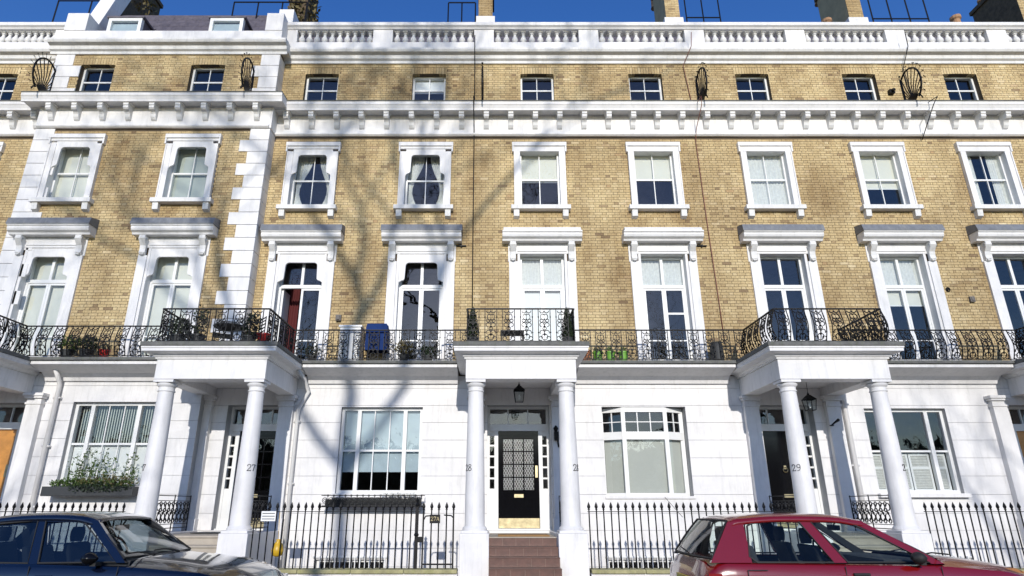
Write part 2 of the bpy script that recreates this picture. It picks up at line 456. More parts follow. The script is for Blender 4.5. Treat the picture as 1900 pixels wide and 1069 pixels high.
def third_window(house, c, y, arched, kind):
    z0, z1 = 9.05, 10.78; hw = .54; yw = y + (.16 if arched else .10)
    win = frame_mb(c - hw, c + hw, z0, z1, yw, .05, .09).build('window', M['frame'], house)
    sash(win, c - hw, c + hw, z0, z1, yw + .01, rails=(9.93,), bars=(c,))
    if kind: dress(win, kind, c - hw + .03, c + hw - .03, z0 + .03, z1 - .02, yw)
    yo = y - .09
    s = MB()
    s.box(c - .70, c - hw + .006, yo, y + .10, z0, 10.72).box(c + hw - .006, c + .70, yo, y + .10, z0, 10.72)
    if arched: s.box(c - .56, c - hw + .006, y + .10, y + .138, z0, 10.80).box(c + hw - .006, c + .56, y + .10, y + .138, z0, 10.80)
    if not arched: s.box(c - .70, c + .70, yo, y + .095, 10.72, 10.97)
    else: s.box(c - .70, c + .70, yo, y + .10, 10.80, 10.97)
    s.box(c - .75, c + .75, yo - .035, y - .001, 10.88, 11.0)
    for q in (-1, 1):
        a, b = sorted((c + q * .702, c + q * .745)); s.box(a, b, yo - .03, y - .002, 10.70, 10.88)
        a, b = sorted((c + q * .705, c + q * .67)); s.box(a, b, yo - .025, yo, z0, 10.70)
    s.build('surround', M['stucco'], win, bevel=.006)
    if arched:
        lambrequin(c, hw, 9.95, 10.0, 10.62, 10.80, hw - .012, .39, yo + .02, yo + .07).build('shaped_head', M['stucco'], win)
    MB().box(c - .79, c + .79, y - .19, y + .10, 8.93, z0).build('sill', M['stucco_old'], win, bevel=.006)
    for q in (-1, 1):
        MB().prism([(y - .15, 8.93), (y - .13, 8.74), (y - .02, 8.70), (y + .02, 8.70), (y + .02, 8.93)], c + q * .65 - .075, c + q * .65 + .075, 'x').build('sill_bracket', M['stucco_old'], win, bevel=.008)
    return win


def console_mb(x, y, w=.15):
    m = MB()
    m.prism([(y, 7.97), (y - .20, 7.97), (y - .215, 7.88), (y - .16, 7.80), (y - .10, 7.72), (y - .085, 7.62), (y - .10, 7.54), (y - .06, 7.48), (y, 7.48)], x - w / 2, x + w / 2, 'x')
    m.ring((x - w / 2 - .003, y - .15, 7.88), .045, 'x', .012, 8, 4); m.ring((x + w / 2 + .003, y - .15, 7.88), .045, 'x', .012, 8, 4)
    m.ring((x, y - .1, 7.53), .05, 'y', .014, 10, 4, -200, 20)
    return m


def french_window(house, c, y, arched, kind, lead=True, lights=None, open_left=False, extra=False):
    z0, z1 = 4.75, 7.70; hw = .58; yw = y + .20
    win = frame_mb(c - hw, c + hw, z0, z1, yw, .06, .09).build('french_window', M['frame'], house)
    # fixed top lights over a transom
    MB().box(c - hw + .06, c + hw - .06, yw - .03, yw + .05, 6.82, 6.91).build('transom', M['frame'], win)
    MB().box(c - .035, c + .035, yw - .02, yw + .04, 6.91, z1 - .06).build('mullion', M['frame'], win)
    for a, b in ((c - hw + .06, c - .035), (c + .035, c + hw - .06)):
        p = MB(); p._add([(a, yw + .012, 6.91), (b, yw + .014, 6.91), (b, yw + .012, z1 - .06), (a, yw + .013, z1 - .06)], [(0, 1, 2, 3)]); p.build('pane', M['glass'], win)
    # two door leaves
    for q in (-1, 1):
        a, b = (c - hw + .06, c - .002) if q < 0 else (c + .002, c + hw - .06)
        st = .055; leaf = MB()
        if q < 0 and open_left:      # leaf swung inwards
            MB().box(a, a + .05, yw + .06, yw + .56, z0 + .05, 6.82).build('open_door_leaf', M['frame'], win); continue
        leaf.box(a, a + st, yw - .01, yw + .035, z0 + .06, 6.82).box(b - st, b, yw - .01, yw + .035, z0 + .06, 6.82)
        leaf.box(a + st, b - st, yw - .01, yw + .035, 6.82 - st, 6.82).box(a + st, b - st, yw - .01, yw + .035, z0 + .06, z0 + .22)
        leaf.box(a + st, b - st, yw, yw + .03, 5.42, 5.45)
        zz = [z0 + .22, 5.42]; z2 = [5.45, 6.82 - st]
        if extra and q > 0: leaf.box(a + st, b - st, yw, yw + .03, 6.12, 6.17); z2 = [5.45, 6.12, 6.17, 6.82 - st]
        lf = leaf.build('door_leaf', M['frame'], win)
        for k in range(0, len([*zz, *z2]), 2):
            za, zb = [*zz, *z2][k:k + 2]; tl = random.uniform(-.004, .004)
            p = MB(); p._add([(a + st, yw + .012 + tl, za), (b - st, yw + .012 - tl, za), (b - st, yw + .012 - tl, zb), (a + st, yw + .012 + tl, zb)], [(0, 1, 2, 3)]); p.build('pane', M['glass'], win)
    if kind in ('blind', 'white', 'grey'): dress(win, kind, c - hw + .04, c + hw - .04, z0 + .05, 6.85, yw)
    elif isinstance(kind, tuple): dress(win, kind, c - hw + .04, c + hw - .04, z0 + .05, 6.85, yw)
    elif kind == 'red': drape(win, c - hw + .06, c - hw + .34, z0 + .1, 7.5, yw + .65, M['red_curtain'], 4, .03)
    elif kind: dress(win, kind, c - hw + .04, c + hw - .04, z0 + .05, 6.85, yw)
    if lights: dress(win, lights, c - hw + .04, c + hw - .04, 6.86, z1 - .03, yw)
    # stucco architrave, pilasters, consoles, hood
    yo = y - .07; s = MB()
    s.box(c - .86, c - .64, yo, y + .02, z0, 7.48).box(c + .64, c + .86, yo, y + .02, z0, 7.48)
    s.box(c - .64, c - hw + .006, y - .035, y + .175, z0, 7.70).box(c + hw - .006, c + .64, y - .035, y + .175, z0, 7.70)
    s.box(c - .78, c + .78, y - .045, y + .175, 7.694, 7.98)
    s.box(c - .64, c + .64, y - .065, y - .045, 7.755, 7.79)
    s.box(c - .88, c - .79, y - .03, y + .02, 7.48, 7.98).box(c + .79, c + .88, y - .03, y + .02, 7.48, 7.98)
    s.build('surround', M['stucco'], win, bevel=.006)
    if arched:
        lambrequin(c, hw, 6.84, 6.92, 7.46, 7.70, hw - .012, .41, y - .02, y + .04).build('shaped_head', M['stucco'], win)
    for q in (-1, 1): console_mb(c + q * .755, y - .035).build('console', M['stucco_old'], win, bevel=.006)
    h = MB()
    prof = [(y, 7.98), (y - .22, 7.98), (y - .24, 8.03), (y - .31, 8.07), (y - .33, 8.12), (y - .33, 8.17), (y - .36, 8.19), (y - .36, 8.23), (y, 8.23)]
    h.prism(prof, c - 1.03, c + 1.03, 'x')
    h.build('hood', M['stucco'], win, bevel=.005)
    l = MB(); l.prism([(y, 8.232), (y - .375, 8.215), (y - .375, 8.26), (y - .33, 8.40), (y - .02, 8.48), (y, 8.48)] if lead else
                      [(y, 8.232), (y - .33, 8.232), (y - .33, 8.26), (y - .28, 8.34), (y, 8.36)], c - (1.05 if lead else 1.0), c + (1.05 if lead else 1.0), 'x')
    l.build('hood_flashing', M['lead'] if lead else M['stucco'], win)
    return win


# ------------------------------------------------------------------ houses
PC = {26: -12.0, 27: -5.88, 28: .58, 29: 7.1, 30: 13.6}        # porch centres
DC = {26: -11.66, 27: -5.6, 28: .6, 29: 6.9, 30: 13.05}          # door centres
GW = {26: (-9.82, -7.89, 1.96, 3.82, 14.65), 27: (-3.62, -1.68, 1.79, 3.75, Y0), 28: (2.59, 4.59, 1.73, 3.76, Y0), 29: (8.85, 10.79, 1.79, 3.72, Y0), 30: (15.1, 17.1, 1.79, 3.72, Y0)}
labels = {
    25: 'leftmost yellow brick house with balustraded parapet, cut off by the left edge',
    26: 'projecting yellow brick house with white quoins, slate mansard roof and two dormers',
    27: 'yellow brick house numbered 27 with shaped window heads and a blue cover on its balcony',
    28: 'yellow brick house numbered 28 with red tiled steps and black lattice-glazed door',
    29: 'yellow brick house numbered 29 with plain black door and brass knocker',
    30: 'rightmost yellow brick house with varnished wooden door, cut off by the right edge'}
XR = {25: (-19, -12.42), 26: (-12.42, -6.1), 27: (-6.1, -.53), 28: (-.53, 5.6), 29: (5.6, 11.85), 30: (11.85, 20.2)}
BAYS = {25: [-14.25, -17.4], 26: [-11.2, -8.08], 27: [-4.95, -1.85], 28: [1.27, 4.40], 29: [7.49, 10.58], 30: [13.52, 16.65]}
K3 = {25: ['lace', 'lace'], 26: ['blind', 'grey'], 27: ['tied', 'tied'], 28: [('blind', .50), ('blind', .46)], 29: ['lace', ('blind', .62)], 30: ['sides', None]}
K1 = {25: ['blind', 'blind'], 26: ['blind', 'blind'], 27: ['red', None], 28: ['white', None], 29: [None, ('blind', .22)], 30: [None, None]}
KL = {25: [None] * 2, 26: ['blind', 'blind'], 27: [None, None], 28: ['lace', 'lace'], 29: [None, 'lace'], 30: [None, None]}
HOUSE = {}
GXR = {25: (-19, -13.4, Y0), 26: (-13.4, -6.85, 14.65), 27: (-6.85, -.53, Y0), 28: (-.53, 5.6, Y0), 29: (5.6, 11.85, Y0), 30: (11.85, 18.2, Y0)}


def cornice_bracket_mesh():
    b = MB()
    b.prism([(0, .0), (-.27, 0), (-.27, -.07), (-.25, -.09), (-.255, -.15), (-.22, -.19), (-.15, -.21), (-.11, -.26), (-.09, -.34), (-.05, -.40), (0, -.43)], -.07, .07, 'x')
    b.box(-.105, .105, -.30, 0, 0, .045)
    me = b.mesh('bracket', M['stucco_old']); return me


BM = cornice_bracket_mesh()


def baluster_mesh():
    b = MB(); b.smooth = True
    b.box(-.085, .085, -.085, .085, 0, .035); b.box(-.08, .08, -.08, .08, .425, .46)
    b.lathe([(.065, .035), (.07, .05), (.05, .07), (.085, .12), (.097, .17), (.086, .22), (.056, .28), (.042, .33), (.045, .36), (.068, .375), (.068, .39), (.046, .40), (.055, .425)], 0, 0, 10)
    me = b.mesh('baluster', M['stucco_old']); me.set_sharp_from_angle(angle=R(45)); return me


BAL = baluster_mesh()


def scroll_panel_mesh(w=.20, h=.70, belly=0.0, seed=0):
    """cast iron scroll infill of the balcony railings"""
    b = MB(); q = .0105

    def by(z): return -belly * math.sin(min(1, max(0, z / h)) * math.pi) ** 1.2 * (1.2 - .5 * z / h)
    def ring(x, z, r, a0=0, a1=360, sz=1.0, w_=q):
        n = 10 if a1 - a0 >= 360 else 8; pts = []
        full = a1 - a0 >= 360
        for k in range(n if full else n + 1):
            a = R(a0 + (a1 - a0) * k / n); zz = z + r * sz * math.sin(a); pts.append((x + r * math.cos(a), by(zz), zz))
        b.tube(pts, w_, 4, close=full)
    ring(0, .085, .065); ring(-.08, .05, .045, 20, 300); ring(.08, .05, .045, -120, 160); ring(-.06, .44, .035); ring(.06, .44, .035)
    ring(-.05, .18, .05, -60, 210); ring(.05, .18, .05, -30, 240); ring(0, .27, .038)
    ring(-.055, .35, .045, 0, 270); ring(.055, .35, .045, -90, 180); ring(0, .43, .03)
    ring(-.035, .52, .04, 40, 260, 1.6); ring(.035, .52, .04, -80, 140, 1.6)
    ring(-.05, h - .045, .045, 180, 360); ring(.05, h - .045, .045, 180, 360)
    b.tube([(0, by(z), z) for z in (0, .12, .24, .36, .48, .60, h)], .006, 4)
    for z, r in ((.13, .022), (.31, .026), (.47, .018)):
        b.lathe([(.002, -r * 1.4), (r, 0), (.002, r * 1.4)], 0, by(z), 6, z)
    return b.mesh('scroll_panel', M['iron'])


def bar_mesh(h=.70, belly=0.0):
    b = MB()

    def by(z): return -belly * math.sin(min(1, max(0, z / h)) * math.pi) ** 1.2 * (1.2 - .5 * z / h)
    b.tube([(0, by(z * h / 8), z * h / 8) for z in range(9)], .0115, 4)
    for z in (.18, .52): b.lathe([(.008, -.02), (.017, 0), (.008, .02)], 0, by(z), 6, z)
    return b.mesh('baluster', M['iron'])


SP = {k: scroll_panel_mesh(belly=k) for k in (0.0, .10)}
BR = {k: bar_mesh(belly=k) for k in (0.0, .10)}


def iron_run(house, p0, p1, zb, belly=0.0, pitch=.12, h=.70, label=None):
    """a balcony railing from p0 to p1 (x,y): handrail, bottom rail, bars and scroll panels in turn"""
    dx, dy = p1[0] - p0[0], p1[1] - p0[1]; L = math.hypot(dx, dy); ang = math.atan2(dy, dx)
    m = MB()
    nrm = (-dy / L, dx / L)
    for z, w, t in ((zb + h + .04, .022, .012), (zb + .035, .012, .008)):
        a = [(p0[0] + nrm[0] * w, p0[1] + nrm[1] * w), (p1[0] + nrm[0] * w, p1[1] + nrm[1] * w), (p1[0] - nrm[0] * w, p1[1] - nrm[1] * w), (p0[0] - nrm[0] * w, p0[1] - nrm[1] * w)]
        m.prism(a, z - t, z + t, 'z')
    rl = m.build('balcony_railing', M['iron'], house)
    n = max(2, int(L / pitch)); rot = (0, 0, ang)
    for k in range(n + 1):
        t = k / n; p = (p0[0] + dx * t, p0[1] + dy * t, zb + .04)
        me = SP[belly] if k % 3 == 1 else BR[belly]
        place('scroll_panel' if k % 3 == 1 else 'baluster', me, rl, p, rot)
    return rl


def straight_runs(house, runs, zb, belly): 
    for a, b in runs: iron_run(house, a, b, zb, belly)


DIG = {   # strokes in a unit box 0..1 wide, 0..1.5 high: (points, half-width)
    '2': [([(.08, 1.15), (.15, 1.38), (.45, 1.5), (.78, 1.36), (.86, 1.08), (.7, .78), (.35, .4), (.08, .06)], .055), ([(.05, .07), (.88, .07)], .075), ([(.88, .07), (.95, .28)], .04), ([(.08, 1.15), (.18, 1.16)], .08)],
    '7': [([(.08, 1.42), (.92, 1.42)], .08), ([(.92, 1.42), (.6, .85), (.4, .02)], .06), ([(.08, 1.42), (.05, 1.2)], .04)],
    '8': [([(.5, 1.47), (.8, 1.35), (.82, 1.1), (.5, .82), (.2, 1.1), (.2, 1.35), (.5, 1.47)], .05), ([(.5, .82), (.88, .55), (.88, .22), (.5, .03), (.12, .22), (.12, .55), (.5, .82)], .065)],
    '9': [([(.85, 1.0), (.8, 1.36), (.5, 1.48), (.18, 1.3), (.14, .95), (.4, .7), (.72, .78), (.85, 1.0)], .06), ([(.85, 1.05), (.8, .5), (.55, .12), (.15, .05)], .055)],
    'A': [([(.05, .03), (.48, 1.45)], .05), ([(.48, 1.45), (.95, .03)], .085), ([(.22, .5), (.78, .5)], .045)],
}


def glyphs(mb, text, size, fn, adv=1.12):
    """fn maps (u,v,d) -> world, u to the right, d outwards"""
    W = len(text) * adv * size; u0 = -W / 2
    for i, ch in enumerate(text):
        for pts, hw in DIG[ch]:
            for (a, b), (c, d) in zip(pts, pts[1:]):
                dx, dy = c - a, d - b; L = math.hypot(dx, dy) or 1; nx, ny = -dy / L * hw, dx / L * hw; ex, ey = dx / L * hw * .5, dy / L * hw * .5
                q = [(a - ex + nx, b - ey + ny), (c + ex + nx, d + ey + ny), (c + ex - nx, d + ey - ny), (a - ex - nx, b - ey - ny)]
                P = [fn(u0 + (i * adv + .06 + x) * size, y * size, .004) for x, y in q] + [fn(u0 + (i * adv + .06 + x) * size, y * size, -.003) for x, y in q]
                mb._add([tuple(p) for p in P], [(0, 1, 2, 3), (4, 7, 6, 5), (0, 4, 5, 1), (1, 5, 6, 2), (2, 6, 7, 3), (3, 7, 4, 0)])


def column(house, px, py, z0=1.08, z1=3.99, num=None, face=0):
    m = MB()
    m.box(px - .28, px + .28, py - .28, py + .28, -.2, z0 - .06)
    m.box(px - .255, px + .255, py - .255, py + .255, z0 - .06, z0 - .01)
    col = m.build('porch_column', M['stucco'], house, bevel=.012)
    MB().box(px - .205, px + .205, py - .205, py + .205, z1 - .055, z1).build('abacus', M['stucco'], col, bevel=.006)
    H = z1 - .055 - z0
    prof = [(.235, 0), (.24, .03), (.225, .055), (.205, .075)]
    for k in range(9):
        t = k / 8; prof.append((.195 - .042 * t ** 1.5, .09 + (H - .26) * t))
    prof += [(.17, H - .165), (.172, H - .145), (.155, H - .135), (.155, H - .08), (.175, H - .06), (.198, H - .03), (.2, 0 + H)]
    s = MB(); s.lathe(prof, px, py, 36, z0 - .01); s.smooth = True
    s.v = [(x, y, min(z, z1 - .055)) for x, y, z in s.v]
    s.build('shaft', M['stucco'], col, smooth_angle=40)
    if num:
        g = MB(); r0 = .187; zc = 2.17; a0 = R(face)      # face: angle from -Y towards +X

        def fn(u, v, d):
            a = a0 + u / r0
            return (px + (r0 + d) * math.sin(a), py - (r0 + d) * math.cos(a), zc + v)
        glyphs(g, num, .085, fn)
        g.build('numeral', M['iron'], col)
    return col


def entry(house, n):
    c = PC[n]; d = DC[n]; yw = 14.65 if n == 26 else Y0; yf = 12.55
    # ---------------- entablature and balcony slab over the porch
    e = MB(); hx = 1.15
    e.box(c - hx, c + hx, yf + .25, yf + .62, 4.0, 4.42)
    for q in (-1, 1):
        a, b = sorted((c + q * hx, c + q * (hx - .36))); e.box(a, b, yf + .62, yw - .001, 4.0, 4.42)
    e.box(c - hx + .36, c + hx - .36, yf + .62, yw - .001, 4.20, 4.42)
    porch = e.build('porch', M['stucco'], house, bevel=.008)
    cr = MB()
    prof = [(0, 0), (-.03, 0), (-.03, .03), (-.06, .05), (-.08, .10), (-.19, .12), (-.235, .14), (-.235, .20), (-.25, .22), (-.25, .25)]
    rows = []
    for ox, z in prof:       # mitred cornice run round three sides
        o_ = -ox; rows.append([(c - hx - o_, yw - .002, 4.42 + z * .88), (c - hx - o_, yf + .25 - o_, 4.42 + z * .88), (c + hx + o_, yf + .25 - o_, 4.42 + z * .88), (c + hx + o_, yw - .002, 4.42 + z * .88)])
    cr.loft(rows); cr.build('cornice', M['stucco'], porch)
    MB().box(c - hx - .20, c + hx + .20, yf + .05, yw - .003, 4.60, 4.64).build('slab_core', M['stucco_old'], porch)
    MB().box(c - hx - .27, c + hx + .27, yf - .02, yw - .004, 4.645, 4.735).build('balcony_floor', M['slab'], porch, bevel=.012)
    # ---------------- columns, pilasters
    column(house, c - .94, yf + .44, num=str(n) if n in (27, 28, 29) else None, face=-48)
    column(house, c + .94, yf + .44, num=str(n) if n in (27, 28, 29) else None, face=48)
    for q in (-1, 1):
        p = MB(); x = -10.66 if (n, q) == (26, 1) else 12.02 if (n, q) == (30, -1) else c + q * .97
        p.box(x - .17, x + .17, yw - .14, yw - .001, -.2, 3.74).box(x - .20, x + .20, yw - .17, yw - .001, -.2, 1.25)
        p.box(x - .19, x + .19, yw - .16, yw - .001, 3.74, 3.79).box(x - .17, x + .17, yw - .14, yw - .001, 3.79, 3.88)
        p.box(x - .21, x + .21, yw - .19, yw - .001, 3.88, 3.93).box(x - .24, x + .24, yw - .22, yw - .001, 3.93, 4.0)
        p.build('pilaster', M['stucco'], porch, bevel=.008)
    # ---------------- steps and landing
    zl = .94; yl = yf + .55; m = M['grout'] if n == 28 else M['stone']
    s = MB(); s.box(c - .66, c + .66, yl + .012, yw + .3, -.2, zl - .012)
    nst = 5; rise = .165; run = .28
    for k in range(1, nst):
        s.box(c - .66, c + .66, yl - run * k + .012, yl - run * (k - 1) + .012, -.2, zl - rise * k - .012)
    steps = s.build('entrance_steps', m, house)
    if n == 28:
        tw = .262
        for k in range(0, nst):
            y = yl - run * k; zt = zl - rise * k; off = -.66 - (.13 if k % 2 else 0)
            x = off
            while x < .66:
                a, b = max(x, -.66) + .003, min(x + tw, .66) - .003; x += tw
                if b - a < .04: continue
                MB().box(c + a, c + b, y, y + .0115, zt - rise + .006, zt - .016).build('tile', M['tile'], steps)
                if k > 0: MB().box(c + a, c + b, y + .0, y + run, zt - .0115, zt + .002).build('tile', M['tile'], steps)
            MB().box(c - .66, c + .66, y - .012, y + .04, zt - .014, zt + .003).build('step_nosing', M['tile'] if k else M['stone'], steps)
        MB().box(c - .66, c + .66, yl + .041, yw + .2, zl - .0115, zl + .003).build('landing_slab', M['stone'], steps)
    else:
        for k in range(0, nst):
            y = yl - run * k; zt = zl - rise * k
            MB().box(c - .66, c + .66, y - .02, y + run if k else yw + .2, zt - .0115, zt + .028).build('tread', M['stone'], steps, bevel=.006)
    for q in (-1, 1):     # string walls each side of the steps
        a, b = sorted((c + q * .665, c + q * 1.12)); MB().box(a, b, yf + .73, yw - .2, -2.6, 1.0).build('string_wall', M['stucco'], steps, bevel=.008)
    # ---------------- side guards above the string walls: cast iron panels running back to the wall
    for q in (-1, 1):
        x = c + q * .90; g = MB(); ya, yb = yf + .72, yw - .24
        for z, w in ((1.72, .012), (1.62, .010), (1.16, .010), (1.08, .012)): g.tube([(x, ya, z), (x, yb, z)], w, 4)
        for y in (ya + .02, (ya + yb) / 2, yb - .02): g.tube([(x, y, 1.0), (x, y, 1.74)], .012, 4)
        side = g.build('side_guard', M['iron'], house)
        sc = MB(); k = 0; y = ya + .12
        while y < yb - .08:
            sc.ring((x, y, 1.50), .07, 'x', .011, 10, 4, 0, 300); sc.ring((x, y + .06, 1.30), .075, 'x', .011, 10, 4, 120, 420)
            sc.ring((x, y, 1.23), .045, 'x', .010, 8, 4); sc.ring((x, y + .09, 1.44), .04, 'x', .012, 8, 4); sc.ring((x, y + .07, 1.56), .04, 'x', .010, 8, 4)
            sc.lathe([(.002, -.04), (.03, 0), (.002, .04)], x, y + .03, 6, 1.38); y += .17
        sc.build('scrollwork', M['iron'], side)
    # ---------------- door case
    yd = yw + .30; xl, xr = d - .74, d + .74; zt = 1.03
    f = MB(); f.box(xl, xl + .06, yd - .03, yd + .08, zt, 3.80).box(xr - .06, xr, yd - .03, yd + .08, zt, 3.80)
    f.box(xl + .06, xr - .06, yd - .03, yd + .08, 3.74, 3.80).box(xl + .06, xr - .06, yd - .05, yd + .09, 3.22, 3.38)
    dx = .48
    f.box(d - dx - .09, d - dx, yd - .035, yd + .08, zt, 3.22).box(d + dx, d + dx + .09, yd - .035, yd + .08, zt, 3.22)
    for q in (-1, 1):
        a, b = sorted((d + q * .68, d + q * (dx + .09))); f.box(a, b, yd - .01, yd + .05, zt, 1.9)
        for z in (2.13, 2.38, 2.63, 2.88): f.box(a, b, yd, yd + .04, z - .02, z + .02)
        f.box(a, b, yd, yd + .04, 3.10, 3.22)
    f.box(xl - .04, xr + .04, yd - .14, yd + .2, zl + .002 if n == 28 else zl + .03, zt)
    case = f.build('door_case', M['frame'], house)
    for x0, x1, z0, z1 in ((xl + .06, d - .24, 3.38, 3.74), (d - .24, d + .24, 3.38, 3.74), (d + .24, xr - .06, 3.38, 3.74)):
        p = MB(); p._add([(x0, yd + .02, z0), (x1, yd + .021, z0), (x1, yd + .02, z1), (x0, yd + .021, z1)], [(0, 1, 2, 3)]); p.build('fanlight_pane', M['glass'], case)
    for x in (d - .24, d + .24): MB().box(x - .012, x + .012, yd - .005, yd + .045, 3.38, 3.74).build('glazing_bar', M['frame'], case)
    for q in (-1, 1):
        a, b = sorted((d + q * .68, d + q * (dx + .09)))
        for z0, z1 in ((1.9, 2.11), (2.15, 2.36), (2.40, 2.61), (2.65, 2.86), (2.90, 3.10)):
            p = MB(); p._add([(a, yd + .02, z0), (b, yd + .021, z0), (b, yd + .02, z1), (a, yd + .021, z1)], [(0, 1, 2, 3)]); p.build('sidelight_pane', M['glass'], case)
            if n == 28: MB().ring(((a + b) / 2, yd + .03, (z0 + z1) / 2), .04, 'y', .008, 8, 4, sz=1.8).build('leaded_motif', M['iron'], case)
    # door leaf
    dm = M['oak_door'] if n in (26, 30) else M['black_door']; D = MB()
    x0, x1, z0, z1 = d - dx, d + dx, zt, 3.22; y = yd + .02
    if n in (28, 27):
        D.box(x0, x0 + .11, y, y + .05, z0, z1).box(x1 - .11, x1, y, y + .05, z0, z1).box(x0 + .11, x1 - .11, y, y + .05, 3.04, z1).box(x0 + .11, x1 - .11, y, y + .05, z0, 1.86)
        gx = [x0 + .11 + (x1 - x0 - .22) * k / 3 for k in range(4)]; gz = [1.86 + (3.04 - 1.86) * k / 4 for k in range(5)]
        for a in gx[1:-1]: D.box(a - .014, a + .014, y + .005, y + .045, 1.86, 3.04)
        for a in gz[1:-1]: D.box(x0 + .11, x1 - .11, y + .006, y + .044, a - .014, a + .014)
        D.box(x0 + .14, x1 - .14, y - .02, y, 1.80, 1.84)
    else: D.box(x0, x1, y, y + .05, z0, z1)
    door = D.build('front_door', dm, house)
    if n in (28, 27):
        for i in range(3):
            for j in range(4):
                a, b, e0, e1 = gx[i] + .014, gx[i + 1] - .014, gz[j] + .014, gz[j + 1] - .014
                p = MB(); p._add([(a, y + .02, e0), (b, y + .02, e0), (b, y + .02, e1), (a, y + .02, e1)], [(0, 1, 2, 3)]); p.build('pane', M['glass'], door)
                if n == 28:
                    lt = MB(); st = .062; k = 0; w, h = b - a, e1 - e0
                    for s_ in (1, -1):
                        o_ = -h * .6
                        while o_ < w + h * .6:
                            # clipped diagonals
                            pts = []
                            for t in (0, 1):
                                pass
                            u0, v0 = o_, 0; sl = 1.7
                            P = []
                            for v in (0, h):
                                P.append((o_ + s_ * (v - h / 2) / sl, v))
                            (ua, va), (ub, vb) = P
                            def clip(ua, va, ub, vb):
                                for lim, sg in ((0, 1), (w, -1)):
                                    fa, fb = (ua - lim) * sg, (ub - lim) * sg
                                    if fa < 0 and fb < 0: return None
                                    if fa < 0: t = fa / (fa - fb); ua, va = ua + (ub - ua) * t, va + (vb - va) * t
                                    elif fb < 0: t = fb / (fb - fa); ub, vb = ub + (ua - ub) * t, vb + (va - vb) * t
                                return ua, va, ub, vb
                            r = clip(ua, va, ub, vb)
                            if r and math.hypot(r[2] - r[0], r[3] - r[1]) > .01: lt.tube([(a + r[0], y + .008, e0 + r[1]), (a + r[2], y + .008, e0 + r[3])], .0052, 4)
                            o_ += st
                    lt.build('lattice', M['frame'], door)
    for q in (-1, 1):
        a = d + q * .20
        MB().box(a - .14, a + .14, y - .012, y, 1.42, 1.46).box(a - .14, a + .14, y - .012, y, 1.66, 1.70).box(a - .15, a - .12, y - .012, y, 1.46, 1.66).box(a + .12, a + .15, y - .012, y, 1.46, 1.66).build('door_panel', dm, door, bevel=.004)
    MB().box(x0 + .01, x1 - .01, y - .006, y, z0 + .01, z0 + .22).build('kick_plate', M['brass'] if n != 29 else M['brass'], door)
    MB().box(d - .11, d + .11, y - .016, y, 1.70, 1.78).build('letter_plate', M['brass'], door, bevel=.004)
    k = MB(); k.ring((d, y - .03, 2.32), .055, 'y', .012, 12, 5); k.box(d - .03, d + .03, y - .025, y, 2.34, 2.42); 
    if n in (29, 26): k.build('knocker', M['brass'], door)
    MB().box(x1 - .085, x1 - .03, y - .02, y, 2.15, 2.42).build('lock_plate', M['brass'], door)
    # bell plate inside the porch
    if n in (28, 29): MB().box(d + .745, d + .80, yw + .02, yw + .10, 2.05, 2.48).build('bell_plate', M['brass'], case)
    return porch


